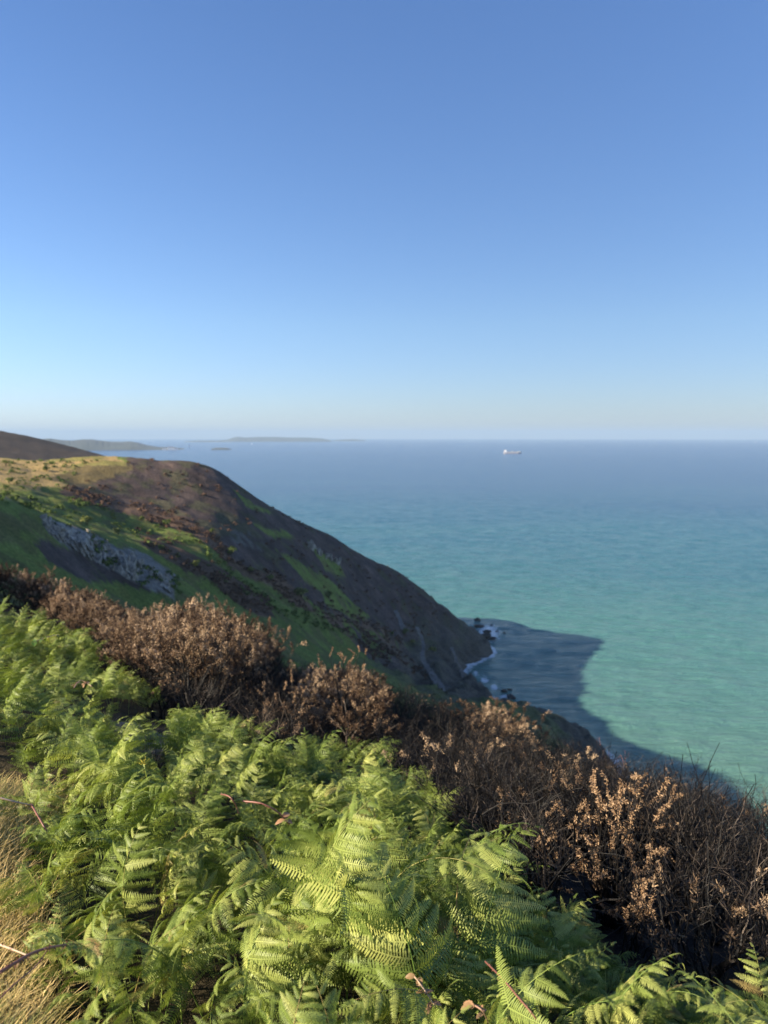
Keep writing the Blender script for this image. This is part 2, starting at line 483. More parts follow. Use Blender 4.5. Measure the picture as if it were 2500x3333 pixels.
Z_VALSCRUB = [(1150, 2040), (1260, 2100), (1330, 2180), (1280, 2190), (1180, 2130)]
Z_ROCK = [(120, 1685), (300, 1735), (460, 1810), (575, 1885), (590, 1960), (430, 1900), (300, 1835), (200, 1770)]
Z_SPURDARK = [(90, 1740), (250, 1800), (420, 1880), (520, 1935), (300, 1900), (160, 1830)]
Z_PALEROCK = [(730, 1710), (800, 1720), (870, 1770), (820, 1790), (740, 1760)]
Z_BACK = [(-700, 1300), (0, 1390), (400, 1492), (360, 1500), (150, 1495), (0, 1478), (-700, 1440)]
GREENS = [[(760, 1600), (860, 1650), (880, 1665), (800, 1650)], [(830, 1700), (930, 1730), (960, 1750), (880, 1740)], [(1010, 1770), (1100, 1830), (1130, 1880), (1050, 1850)], [(900, 1790), (1060, 1880), (1130, 1960), (1000, 1900)],
          [(1050, 1920), (1200, 2000), (1180, 2030), (1060, 1960)]]
DG = np.array
def ground_colour(x, y, z):
    P = np.stack([x, y, z], -1)
    px, py, dep = project(P)
    wob = (fbm(x, y, 1, 14, 4) - 0.5); wob2 = (fbm(x, y, 7, 14, 4) - 0.5)
    k = np.clip(160 / np.maximum(dep, 40), 0, 2.2)
    qx = px + wob * 150 * k; qy = py + wob2 * 90 * k
    n1 = fbm(x, y, 3, 9, 4)[:, None]; n2 = fbm(x, y, 5, 3.0, 3)[:, None]; n3 = fbm(x, y, 15, 24, 3)[:, None]
    green = DG([0.100, 0.130, 0.030]) * (0.65 + 0.9 * n1) + DG([0.03, 0.02, 0.002]) * np.clip(n3 * 2 - 0.9, 0, 1)
    burn = DG([0.056, 0.043, 0.039]) * (0.5 + 1.1 * n1) + DG([0.03, 0.017, 0.011]) * np.clip(n2 * 2.2 - 0.9, 0, 1)
    scrub = DG([0.11, 0.070, 0.046]) * (0.4 + 1.3 * n2)
    straw = DG([0.30, 0.215, 0.09]) * (0.6 + 0.8 * n1)
    straw = np.where(n3 > 0.56, straw * 0.45 + green * 0.55, straw)
    olive = DG([0.13, 0.10, 0.045]) * (0.6 + 0.8 * n1)
    rock = DG([0.16, 0.15, 0.13]) * (0.5 + 1.0 * n2)
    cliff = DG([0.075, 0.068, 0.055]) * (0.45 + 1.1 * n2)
    moss = fbm(x, y, 41, 5.0, 4)[:, None]; speck = fbm(x, y, 51, 2.2, 2)[:, None]
    green = np.where(moss > 0.58, green * 0.55 + scrub * 0.35, green) * (0.7 + 0.6 * speck)
    green = np.where(moss < 0.40, green * 0.6 + DG([0.05, 0.045, 0.012]), green)
    burn = np.where(moss > 0.60, burn * 0.6 + DG([0.030, 0.034, 0.012]), burn) * (0.6 + 0.8 * speck)
    burn = np.where(moss < 0.36, burn + DG([0.022, 0.016, 0.012]), burn)
    c = green.copy()
    far = dep > 95
    def put(poly, colr):
        m = in_poly(qx, qy, poly) & far
        c[m] = colr[m]
    put(Z_STRAW, straw)
    put(Z_BURN, burn); put(Z_RIGHT, burn)
    for g in GREENS: put(g, green * 1.1)
    put(Z_OLIVE, olive); put(Z_SCRUB, scrub); put(Z_STRIP, scrub * 0.75)
    m = in_poly(qx, qy, Z_LOWSCRUB) & far & (n2[:, 0] > 0.5); c[m] = scrub[m]
    m = in_poly(qx, qy, Z_VALSCRUB) & far & (n2[:, 0] > 0.42); c[m] = (burn * 1.2)[m]
    put(Z_SPURDARK, burn); put(Z_ROCK, rock)
    m = in_poly(qx, qy, Z_PALEROCK) & far & (n2[:, 0] > 0.5); c[m] = (rock * 0.55)[m]
    back = (dep > 520); bh = (DG([0.05, 0.038, 0.03]) * (0.6 + 0.8 * n1)); c[back] = bh[back]
    # behind the ridge, out of sight: burnt heath as on the crest
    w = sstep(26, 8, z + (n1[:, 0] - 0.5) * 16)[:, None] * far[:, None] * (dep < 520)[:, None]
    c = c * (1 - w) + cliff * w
    # near hillside: charred soil on the burnt side, brown litter under the bracken
    nearm = dep < 95
    soil = DG([0.020, 0.017, 0.016]) * (0.5 + 1.0 * n2)
    litter = DG([0.050, 0.040, 0.022]) * (0.5 + 1.0 * n2)
    fy = interp(px, FERN_TOP)
    isf = (py > fy + 40) & (np.hypot(x, y) < 25)
    c[nearm] = np.where(isf[:, None], litter, soil)[nearm]
    nb = nearm & (y < 0.3); c[nb] = (straw * 0.7)[nb]
    return np.clip(c, 0.004, 1)

FERN_TOP = [(-600, 1850), (0, 1930), (110, 1975), (200, 2020), (330, 2100), (450, 2190), (560, 2290), (700, 2310), (830, 2335), (870, 2440), (905, 2410), (1000, 2385), (1130, 2395), (1255, 2400), (1290, 2480), (1390, 2500),
            (1420, 2560), (1440, 2640), (1560, 2700), (1625, 2720), (1650, 2830), (1700, 2880), (1830, 2860), (1870, 2920), (1960, 3000), (2020, 3080), (2150, 3130), (2250, 3120), (2370, 3130), (2420, 3170), (2500, 3090), (2800, 3080), (3400, 3100)]

def terrain_mat():
    m, nt, out = new_mat('hillside_ground')
    a = nt.nodes.new('ShaderNodeAttribute'); a.attribute_name = 'col'
    n = noise_tex(nt, 1.4, 8, 0.65)
    v = ramp(nt, n, [(0.28, (0.45, 0.45, 0.45)), (0.72, (1.5, 1.5, 1.5))])
    mm = N(nt, 'ShaderNodeMix', data_type='RGBA', blend_type='MULTIPLY'); mm.inputs[0].default_value = 1.0
    nt.links.new(a.outputs['Color'], mm.inputs[6]); nt.links.new(v, mm.inputs[7])
    p = N(nt, 'ShaderNodeBsdfPrincipled', Roughness=0.95); p.inputs['Specular IOR Level'].default_value = 0.1
    nt.links.new(mm.outputs[2], p.inputs['Base Color'])
    b = N(nt, 'ShaderNodeBump', Strength=0.9, Distance=0.5)
    nt.links.new(noise_tex(nt, 0.9, 8, 0.7), b.inputs['Height']); nt.links.new(b.outputs[0], p.inputs['Normal'])
    nt.links.new(p.outputs[0], out.inputs['Surface'])
    return m
M['ground'] = terrain_mat()

rings_n = np.concatenate([[0.02], np.geomspace(0.5, 62, 110)])
rings_f = np.concatenate([np.geomspace(62, 125, 30)[:-1], np.arange(125, 420, 1.25), np.geomspace(421, 1000, 60)])
for nm, rings, lab in (('hillside', rings_n, 'burnt and bracken covered near hillside'), ('headland', rings_f, 'headland hill sloping down to the sea')):
    X, Y, F = polar_grid(rings, az_f, True)
    Zt = terrain_h(X, Y)
    if nm == 'headland':
        # drop faces that are wholly under water or behind the viewer
        keep = (Zt[F].max(1) > -6) & ~((Y[F].max(1) < -120) & (X[F].max(1) > -50))
        F = F[keep]
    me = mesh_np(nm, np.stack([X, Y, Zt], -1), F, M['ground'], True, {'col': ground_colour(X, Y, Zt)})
    o = obj(nm, me); tag(o, lab, nm, kind='structure')

# ------------------------------------------------------------------ sea (follows the curve of the earth)
def sea_mat():
    m, nt, out = new_mat('sea_water')
    geo = nt.nodes.new('ShaderNodeNewGeometry')
    ln = N(nt, 'ShaderNodeVectorMath', operation='LENGTH'); nt.links.new(geo.outputs['Position'], ln.inputs[0])
    # depth of water: turquoise inshore, blue offshore, with soft bands of current
    lg = N(nt, 'ShaderNodeMath', operation='LOGARITHM'); lg.inputs[1].default_value = 10; nt.links.new(ln.outputs['Value'], lg.inputs[0])
    band = noise_tex(nt, 0.0012, 5, 0.6, vec_scale=(0.6, 2.2, 1))
    ba = N(nt, 'ShaderNodeMath', operation='MULTIPLY_ADD'); ba.inputs[1].default_value = 0.5; nt.links.new(band, ba.inputs[0]); nt.links.new(lg.outputs[0], ba.inputs[2])
    mr = N(nt, 'ShaderNodeMapRange'); mr.inputs[1].default_value = 2.6; mr.inputs[2].default_value = 4.4; nt.links.new(ba.outputs[0], mr.inputs[0])
    c = ramp(nt, mr.outputs[0], [(0.0, (0.086, 0.182, 0.140)), (0.14, (0.062, 0.168, 0.154)), (0.30, (0.032, 0.114, 0.150)), (0.48, (0.010, 0.055, 0.128)), (1.0, (0.003, 0.024, 0.108))])
    fo = nt.nodes.new('ShaderNodeAttribute'); fo.attribute_name = 'foam'
    p = N(nt, 'ShaderNodeBsdfPrincipled', Roughness=0.16, IOR=1.33)
    # waves
    w1 = noise_tex(nt, 0.14, 7, 0.62, vec_scale=(0.5, 1.6, 1), dist=0.15)
    w2 = noise_tex(nt, 0.45, 5, 0.65, vec_scale=(0.4, 1.6, 1))
    ad = N(nt, 'ShaderNodeMath', operation='MULTIPLY_ADD'); ad.inputs[1].default_value = 0.18; nt.links.new(w2, ad.inputs[0]); nt.links.new(w1, ad.inputs[2])
    bp = N(nt, 'ShaderNodeBump', Strength=1.0, Distance=3.4); nt.links.new(ad.outputs[0], bp.inputs['Height'])
    nt.links.new(bp.outputs[0], p.inputs['Normal'])
    # foam
    fn = noise_tex(nt, 0.55, 8, 0.75, vec_scale=(0.8, 1.0, 1), dist=1.0)
    fs = N(nt, 'ShaderNodeMath', operation='ADD'); nt.links.new(fn, fs.inputs[0]); nt.links.new(fo.outputs['Fac'], fs.inputs[1])
    fm = N(nt, 'ShaderNodeMapRange'); fm.inputs[1].default_value = 1.0; fm.inputs[2].default_value = 1.16; nt.links.new(fs.outputs[0], fm.inputs[0])
    mx = N(nt, 'ShaderNodeMix', data_type='RGBA'); nt.links.new(fm.outputs[0], mx.inputs[0]); nt.links.new(c, mx.inputs[6]); mx.inputs[7].default_value = (0.78, 0.8, 0.8, 1)
    nt.links.new(mx.outputs[2], p.inputs['Base Color'])
    nt.links.new(p.outputs[0], out.inputs['Surface'])
    return m
M['sea'] = sea_mat()
az_s = np.concatenate([np.arange(-75, -32, 2.0), np.arange(-32, 32, 0.25), np.arange(32, 125, 3.0)])
rings_s = np.concatenate([np.geomspace(70, 190, 20)[:-1], np.arange(190, 470, 1.4), np.geomspace(471, 1700, 330)[:-1], np.geomspace(1700, 39500, 120)])
X, Y, F = polar_grid(rings_s, az_s, False)
rr = np.hypot(X, Y)
Zs = -rr * rr / (2 * RE)
nearsea = rr < 520
hh = np.full(X.shape, -50.0); hh[nearsea] = terrain_h(X[nearsea], Y[nearsea])
swell = sstep(1700, 700, rr) * ((vnoise(X * 0.5 + Y * 0.15, Y * 1.2, 0, 12) - 0.5) * 0.8 + (vnoise(X * 0.6 - Y * 0.15, Y * 1.3, 5, 5) - 0.5) * 0.7)
fpx, fpy, _ = project(np.stack([X, Y, Zs], -1))
shore = sstep(-7.0, -0.5, hh) * (Y > 150)
foam = shore * 0.66
for (cx_, cy_, sx, sy, amp) in [(1590, 2060, 65, 50, 0.72), (1548, 2193, 20, 14, 0.66), (1578, 2212, 24, 18, 0.70), (1608, 2238, 26, 20, 0.70), (1640, 2268, 28, 22, 0.70), (1672, 2300, 28, 20, 0.66), (1725, 2340, 45, 22, 0.60), (1722, 2208, 36, 6, 0.40), (1480, 1962, 110, 6, 0.2), (1640, 1990, 130, 5, 0.2), (1560, 2030, 40, 20, 0.3)]:
    foam = np.maximum(foam, amp * np.exp(-((fpx - cx_) / sx) ** 2 - ((fpy - cy_) / sy) ** 2))
o = obj('sea', mesh_np('sea', np.stack([X, Y, Zs + swell * sstep(60, 200, rr)], -1), F, M['sea'], True, {'foam': foam}))
tag(o, 'turquoise sea reaching to the horizon', 'sea', kind='structure')

# ------------------------------------------------------------------ distant land across the bay
def land_mat(name, base):
    m, nt, out = new_mat(name)
    c = ramp(nt, noise_tex(nt, 0.006, 6, 0.65), [(0.3, tuple(v * 0.6 for v in base)), (0.55, base), (0.75, tuple(v * 1.7 for v in base))])
    p = N(nt, 'ShaderNodeBsdfPrincipled', Roughness=0.95); nt.links.new(c, p.inputs['Base Color']); nt.links.new(p.outputs[0], out.inputs['Surface'])
    return m
M['land'] = land_mat('distant_land', (0.040, 0.046, 0.036))
def distant_land(name, profile, base_px, depth, label):
    """profile: (px, py of skyline); base_px: py of the waterline. Real ridge with depth behind its shore."""
    x0, x1 = profile[0][0], profile[-1][0]
    c = at_sea_curved((x0 + x1) / 2, base_px)
    dist = math.hypot(c[0], c[1])
    n, k = 160, 14
    V = []
    for j in range(k):
        v = j / (k - 1)
        for i in range(n):
            px = x0 + (x1 - x0) * i / (n - 1)
            py = interp(px, profile)
            hpx = max(base_px - py, 0.0) + 0.25
            d = ray(px, base_px); d = d / math.hypot(d[0], d[1])
            dd = dist + depth * v
            zc = -dd * dd / (2 * RE)
            top = EYE[2] + (ray(px, py)[2] / math.hypot(*ray(px, py)[:2])) * (dist + depth * 0.5)
            hmax = max(top + (dist + depth * 0.5) ** 2 / (2 * RE), 2)
            f = math.sin(math.pi * v) ** 0.8
            wob = 0.9 + 0.2 * float(fbm(px * 0.05 * 3, v * 9, 3, 1, 3))
            V.append((d[0] * dd, d[1] * dd, zc - 4 + (hmax + 4) * f * (wob if 0.15 < v < 0.42 else 1)))
    F = [(j * n + i, j * n + i + 1, (j + 1) * n + i + 1, (j + 1) * n + i) for j in range(k - 1) for i in range(n - 1)]
    o = obj(name, mesh_np(name, V, F, M['land'], True)); tag(o, label, 'headland', kind='structure')
    return dist
D1 = distant_land('far_peninsula', [(95, 1440), (135, 1429), (165, 1427), (200, 1432), (235, 1434), (270, 1430), (300, 1430), (330, 1434), (360, 1437), (400, 1438), (420, 1436), (450, 1440), (480, 1449), (520, 1455), (560, 1456), (600, 1461)], 1466, 900, 'low blue peninsula')
D2 = distant_land('far_island_hill', [(690, 1436), (740, 1431), (760, 1424), (775, 1421), (800, 1424), (840, 1422), (900, 1422), (950, 1424), (1000, 1424), (1050, 1427), (1080, 1434)], 1438, 2600, 'far hazy headland')
D3 = distant_land('far_islet', [(688, 1461), (700, 1458), (720, 1457), (738, 1458), (755, 1462)], 1464, 160, 'small low islet')
D4 = distant_land('far_low_shore', [(600, 1437), (640, 1434), (700, 1434), (760, 1436)], 1439, 2600, 'hazy low shore')
D5 = distant_land('far_low_point', [(1085, 1433), (1120, 1430), (1150, 1429), (1190, 1433)], 1436, 2000, 'hazy low point')

# a few pale buildings that show as white specks
def house(px, py, size, label, group=None):
    p = at_sea_curved(px, 1465 if py > 1450 else 1437)
    e = empty('white_house', (p[0], p[1], p[2] + 3), 0.2)
    b = MB(); b.box((0, 0, size * 0.25), (size * 1.6, size * 0.8, size * 0.5)); obj('wall', b.mesh('house_wall', M['white']), e)
    r = MB(); w, d, h = size * 0.85, size * 0.45, size * 0.28; z = size * 0.5
    r.add([(-w, -d, z), (w, -d, z), (w, d, z), (-w, d, z), (-w, 0, z + h), (w, 0, z + h)], [(0, 1, 5, 4), (3, 4, 5, 2), (0, 4, 3), (1, 2, 5), (0, 3, 2, 1)])
    obj('roof', r.mesh('house_roof', M['slate']), e)
    for i in (-1, 0, 1):
        wb = MB(); wb.box((i * size * 0.45, -size * 0.41, size * 0.28), (size * 0.2, 0.3, size * 0.22)); obj('window', wb.mesh('house_window', M['hulldark']), e)
    tag(e, label, 'house', group)
house(556, 1459, 26, 'largest white building near the tip of the blue peninsula')
house(572, 1460, 17, 'small white building nearest the tip of the blue peninsula')
house(536, 1458, 15, 'small white building left of the large one on the blue peninsula')

# ------------------------------------------------------------------ haze
hz = MB(); hz.box((0, 0, 30), (80500, 80500, 480))
hm, hnt, hout = new_mat('haze')
pv = hnt.nodes.new('ShaderNodeVolumePrincipled')
pv.inputs['Color'].default_value = (0.35, 0.48, 0.62, 1)
pv.inputs['Density'].default_value = 6.5e-5
pv.inputs['Anisotropy'].default_value = 0.0
hnt.links.new(pv.outputs[0], hout.inputs['Volume'])
o = obj('haze', hz.mesh('haze', hm, tint=False)); tag(o, 'thin pale sea haze', 'haze', kind='stuff')

# ------------------------------------------------------------------ boats
def cargo_ship():
    p = at_sea_curved(1668, 1476)
    e = empty('cargo_ship', p, R_(4))
    L, B = 96.0, 15.0
    def hull(name, z0, z1, mat, flare):
        sec = [(-L / 2, 0.75), (-L / 2 + 4, 0.95), (-L / 3, 1), (L / 3, 1), (L / 2 - 12, 0.72), (L / 2 - 4, 0.32), (L / 2, 0.03)]
        V = []; F = []
        for (x, w) in sec:
            for z, k in ((z0, flare), (z1, 1.0)):
                sheer = 1.6 if (x > L / 3 and z == z1) else 0
                V += [(x + (2.5 if (x > L / 3 and z == z1) else 0), -B / 2 * w * k, z + sheer), (x + (2.5 if (x > L / 3 and z == z1) else 0), B / 2 * w * k, z + sheer)]
        for i in range(len(sec) - 1):
            a = 4 * i; b = a + 4
            F += [(a, b, b + 2, a + 2), (a + 1, a + 3, b + 3, b + 1), (a + 2, b + 2, b + 3, a + 3), (a, a + 1, b + 1, b)]
        F += [(0, 2, 3, 1)]
        m = MB(); m.add(V, F); obj(name, m.mesh(name, mat), e)
    hull('lower_hull', -1, 2.0, M['hullred'], 0.96)
    hull('upper_hull', 2.0, 7.0, M['hulldark'], 0.99)
    m = MB(); m.box((-L / 2 + 10, 0, 11.5), (11, 13, 9)); m.box((-L / 2 + 11, 0, 17.2), (8, 15, 2.6)); obj('bridge', m.mesh('ship_bridge', M['white']), e)
    m = MB(); m.box((-L / 2 + 4, 0, 12), (4, 4, 9)); obj('funnel', m.mesh('ship_funnel', M['hullred']), e)
    for i in range(4):
        m = MB(); m.box((-22 + i * 17, 0, 8.2), (14, 11, 2.6)); obj('hatch_cover', m.mesh('ship_hatch', M['deck'] if i % 2 else M['hullred']), e)
    for x in (-4, 30):
        m = MB(); m.tube([(x, 0, 7), (x, 0, 20)], [0.5, 0.25], 5); m.tube([(x, 0, 17), (x + 7, 0, 12)], 0.25, 4); obj('mast', m.mesh('ship_mast', M['white']), e)
    m = MB(); m.box((L / 2 - 9, 0, 9.6), (9, 8, 2)); obj('forecastle', m.mesh('ship_forecastle', M['white']), e)
    tag(e, 'long cargo ship with white bridge at its left end out on the blue sea', 'ship')
cargo_ship()
def sail_boat(px, py, h, label, rz):
    p = at_sea_curved(px, py)
    e = empty('sailing_boat', p, rz)
    L = h * 0.6
    m = MB(); V = []
    for (x, w) in ((-L / 2, 0.7), (-L / 6, 1), (L / 5, 0.85), (L / 2, 0.04)):
        V += [(x, -w * L * 0.12, h * 0.07), (x, w * L * 0.12, h * 0.07), (x * 0.94, 0, -h * 0.03)]
    F = []
    for i in range(3):
        a = 3 * i; F += [(a, a + 3, a + 4, a + 1), (a, a + 2, a + 5, a + 3), (a + 1, a + 4, a + 5, a + 2)]
    F += [(0, 1, 2)]
    m.add(V, F); obj('hull', m.mesh('boat_hull', M['white']), e)
    m = MB(); m.tube([(0, 0, 0), (0, 0, h)], [h * 0.008, h * 0.004], 5); obj('mast', m.mesh('boat_mast', M['deck']), e)
    def sail(name, a, b, c, bulge):
        a, b, c = map(np.array, (a, b, c)); V = []; F = []; n = 6
        for i in range(n + 1):
            for j in range(n + 1):
                u = i / n; v = j / n * (1 - u)
                q = a + (c - a) * u + (b - a) * v
                V.append(q + np.array([0, bulge * math.sin(math.pi * min(1, u * 0.9 + 0.05)) * math.sin(math.pi * j / n), 0]))
        for i in range(n):
            for j in range(n):
                k = i * (n + 1) + j; F.append((k, k + 1, k + n + 2, k + n + 1))
        m = MB(); m.add(V, F); obj(name, m.mesh(name, M['sail']), e)
    sail('mainsail', (-0.2, 0, h * 0.14), (-L * 0.48, 0, h * 0.14), (-0.1, 0, h * 0.98), h * 0.06)
    sail('jib', (0.5, 0, h * 0.1), (L * 0.46, 0, h * 0.09), (0.1, 0, h * 0.86), h * 0.06)
    tag(e, label, 'sailing boat')
sail_boat(617, 1455, 27, 'white sailing boat just right of the blue peninsula tip', 0.5)
sail_boat(820, 1447, 17, 'tiny white sail below the far hazy headland', 0.2)
sail_boat(2458, 1443, 24, 'tiny white boat near the horizon at the right edge', 0.9)

# ------------------------------------------------------------------ rocks
def rock_mat(name, a, b, c):
    m, nt, out = new_mat(name)
    col = ramp(nt, noise_tex(nt, 0.8, 8, 0.7), [(0.3, a), (0.52, b), (0.72, c)])
    p = N(nt, 'ShaderNodeBsdfPrincipled', Roughness=0.85); p.inputs['Specular IOR Level'].default_value = 0.2
    bp = N(nt, 'ShaderNodeBump', Strength=0.8, Distance=0.4); nt.links.new(noise_tex(nt, 1.5, 8, 0.7), bp.inputs['Height'])
    nt.links.new(col, p.inputs['Base Color']); nt.links.new(bp.outputs[0], p.inputs['Normal']); nt.links.new(p.outputs[0], out.inputs['Surface'])
    return m
M['rock'] = rock_mat('grey_rock', (0.055, 0.048, 0.038), (0.26, 0.23, 0.185), (0.50, 0.455, 0.38))
M['wetrock'] = rock_mat('wet_dark_rock', (0.018, 0.017, 0.016), (0.04, 0.037, 0.033), (0.075, 0.07, 0.06))
def rock_mesh(seed, mat, sub=3, jag=0.35, squash=(1, 1, 1)):
    import bmesh
    rs = np.random.RandomState(seed)
    bm = bmesh.new(); bmesh.ops.create_icosphere(bm, subdivisions=sub, radius=1.0)
    V = np.array([v.co[:] for v in bm.verts])
    for _ in range(9):                                  # facets: cut with random planes
        n = rs.normal(size=3); n /= np.linalg.norm(n); d = rs.uniform(0.55, 0.9)
        s = V @ n; V -= np.outer(np.maximum(s - d, 0), n)
    V *= (1 + jag * (fbm(V[:, 0] * 3 + seed, V[:, 1] * 3, V[:, 2] * 3, 1.5, 3) - 0.5))[:, None]
    V *= np.array(squash)
    F = [tuple(v.index for v in f.verts) for f in bm.faces]; bm.free()
    return mesh_np('rock', V, F, mat)
ROCKS = [rock_mesh(i, M['rock'], 2, 0.5, (0.9, 0.6, 1.5)) for i in range(7)]
WET = [rock_mesh(20 + i, M['wetrock'], 2, 0.5, (1.2, 1, 0.6)) for i in range(4)]

_gx = np.arange(-460, 170, 1.5); _gy = np.arange(60, 620, 1.5)
_GH = terrain_h(*np.meshgrid(_gx, _gy))
def grid_h(x, y):
    u = np.clip((np.asarray(x) + 460) / 1.5, 0, len(_gx) - 1.01); v = np.clip((np.asarray(y) - 60) / 1.5, 0, len(_gy) - 1.01)
    i = u.astype(int); j = v.astype(int); a = u - i; b = v - j
    return _GH[j, i] * (1 - a) * (1 - b) + _GH[j, i + 1] * a * (1 - b) + _GH[j + 1, i] * (1 - a) * b + _GH[j + 1, i + 1] * a * b
def hit_terrain(px, py, y0, y1, n=240):
    d = ray(px, py)
    ys = np.linspace(y0, y1, n)
    P = EYE[None] + d[None] * (ys / d[1])[:, None]
    h = grid_h(P[:, 0], P[:, 1])
    below = np.nonzero(P[:, 2] < h)[0]
    if len(below) == 0: return None
    i = below[0]; q = P[i].copy(); q[2] = h[i]
    return q
rng = random.Random(3)
crag = None
def outcrop(lines, n, smin, smax, label, seed, offs=0.2, face=0.0):
    rg = random.Random(seed)
    e = None
    if face > 0:
        nu, nv = 90, 26
        xs = [l[0] for l in lines]
        Q = []
        for j in range(nv):
            for i in range(nu):
                px = xs[0] + (xs[-1] - xs[0]) * i / (nu - 1)
                t = np.interp(px, xs, [l[1] for l in lines]) - 6; b = np.interp(px, xs, [l[2] for l in lines]) + 10
                q = hit_terrain(px, t + (b - t) * j / (nv - 1), 95, 420)
                Q.append(q if q is not None else Q[-1])
        Q = np.array(Q); edge = np.array([min(1, 4 * min(j / (nv - 1), 1 - j / (nv - 1)) , 6 * min(i / (nu - 1), 1 - i / (nu - 1))) for j in range(nv) for i in range(nu)])
        # slabs dipping steeply: ridged noise stretched down the face
        a_ = Q[:, 0] * 0.8 + Q[:, 1] * 0.5; bb = Q[:, 2] * 0.35 + Q[:, 1] * 0.2
        rdg = 1 - 2 * np.abs(fbm(a_, bb, 4, 3.2, 4) - 0.5) * 2.2
        stp = np.floor(fbm(a_, bb, 14, 4.5, 2) * 7) / 7
        out_ = np.array([0.55, -0.75, 0.45])
        Q = Q + out_ * ((rdg * 2.2 + stp * 7.0 - 3.6) * face * edge - 0.5 * (1 - edge))[:, None]
        e = empty('rock_outcrop', Q[nu * nv // 2])
        F = [(j * nu + i, j * nu + i + 1, (j + 1) * nu + i + 1, (j + 1) * nu + i) for j in range(nv - 1) for i in range(nu - 1)]
        obj('rock_face', mesh_np('rock_face', Q - Q[nu * nv // 2], F, M['rock']), e)
    for i in range(n):
        u = rg.random() * (len(lines) - 1); k = int(u); f = u - k
        (x0, t0, b0), (x1, t1, b1) = lines[k], lines[k + 1]
        px = x0 + (x1 - x0) * f; t = t0 + (t1 - t0) * f; b = b0 + (b1 - b0) * f
        py = t + (b - t) * rg.random() ** 0.8
        q = hit_terrain(px, py, 95, 420)
        if q is None: continue
        if e is None: e = empty('rock_outcrop', q)
        s = rg.uniform(smin, smax)
        o = obj('rock', rg.choice(ROCKS), e)
        o.location = Vector(q) - e.location + Vector((0, 0, s * offs))
        o.scale = (s * rg.uniform(0.6, 1.1), s * rg.uniform(0.7, 1.2), s * rg.uniform(0.8, 1.4))
        o.rotation_euler = (rg.uniform(-0.4, 0.4), rg.uniform(-0.3, 0.5), rg.uniform(-0.6, 0.6))
    if e: tag(e, label, 'rock outcrop')
outcrop([(130, 1688, 1720), (220, 1715, 1775), (320, 1745, 1835), (400, 1790, 1880), (455, 1815, 1900)], 70, 0.5, 1.2, 'craggy pale grey rock outcrop on the shaded slope above the left bushes', 1, 0.0, 1.0)
outcrop([(450, 1830, 1850), (520, 1860, 1910), (568, 1900, 1945)], 16, 0.4, 1.0, 'smaller grey rock rib below the big outcrop on the left slope', 2, 0.0, 0.8)
outcrop([(990, 1770, 1785), (1050, 1790, 1815), (1110, 1830, 1850)], 22, 0.7, 1.7, 'grey rock band high on the dark seaward flank of the headland', 3, 0.0)
sea_rocks = [(1553, 2018, 2.2), (1562, 2040, 2.6), (1585, 2058, 3.0), (1573, 2075, 3.2), (1600, 2080, 2.2), (1548, 2062, 2.6), (1617, 2056, 1.2), (1640, 2062, 1.0), (1640, 2250, 1.6), (1665, 2270, 1.8), (1700, 2300, 1.7), (1740, 2335, 2.2), (1770, 2362, 3.4), (1825, 2392, 3.6), (1660, 2245, 1.0), (1600, 2035, 0.9)]
SRL = 'dark wet rock among the foam below the headland'
for i, (px, py, s) in enumerate(sea_rocks):
    q = at_sea(px, py)
    o = obj('sea_rock', WET[i % 4]); o.location = (q[0], q[1], 0.1 * s); o.scale = (s, s, s * 0.8); o.rotation_euler = (rng.uniform(-0.3, 0.3), rng.uniform(-0.3, 0.3), rng.uniform(0, 6))
    lab = 'dark wet rock in foam off the headland tip' if py < 2100 else 'dark wet rock along the shaded foamy shore of the cove'
    tag(o, lab, 'rock', 'rocks off the headland tip' if py < 2100 else 'rocks along the cove shore')

# ------------------------------------------------------------------ paths on the headland
M['path'] = solid_mat('path_gravel', (0.13, 0.12, 0.105), rough=0.95, scale=0.6)
def path_strip(name, pts, w, label):
    P = []
    for i in range(len(pts) - 1):
        for k in range(8):
            f = k / 8; P.append((pts[i][0] * (1 - f) + pts[i + 1][0] * f, pts[i][1] * (1 - f) + pts[i + 1][1] * f))
    Q = [hit_terrain(a, b, 200, 420) for a, b in P]; Q = [q for q in Q if q is not None]
    if len(Q) < 3: return
    Q = np.array(Q)
    for _ in range(2): Q[1:-1] = (Q[:-2] + 2 * Q[1:-1] + Q[2:]) / 4
    T = np.gradient(Q, axis=0); S = np.stack([T[:, 1], -T[:, 0], 0 * T[:, 0]], -1); S /= np.linalg.norm(S, axis=1, keepdims=True) + 1e-9
    A = Q + S * w / 2; B_ = Q - S * w / 2
    hA = terrain_h(Q[:, 0], Q[:, 1]) + 0.45
    A[:, 2] = hA; B_[:, 2] = hA
    n = len(Q); V = np.vstack([A, B_, A - [0, 0, 2], B_ - [0, 0, 2]])
    F = []
    for i in range(n - 1):
        F += [(i, i + 1, n + i + 1, n + i), (i, 2 * n + i, 2 * n + i + 1, i + 1), (n + i, n + i + 1, 3 * n + i + 1, 3 * n + i)]
    o = obj(name, mesh_np(name, V, F, M['path'])); tag(o, label, 'path', kind='structure')
path_strip('cliff_path', [(1355, 2045), (1370, 2075), (1378, 2110), (1372, 2140), (1395, 2180), (1430, 2225), (1450, 2260)], 1.8, 'pale cliff path curving down the headland')
path_strip('cliff_path', [(1470, 2115), (1480, 2145), (1498, 2180), (1510, 2215)], 1.5, 'pale lower path')
path_strip('hill_track', [(1285, 1990), (1297, 2015), (1310, 2045), (1316, 2060)], 2.2, 'short pale track on the slope')
path_strip('hill_track', [(1370, 2150), (1400, 2200), (1440, 2260)], 1.2, 'pale branch track')

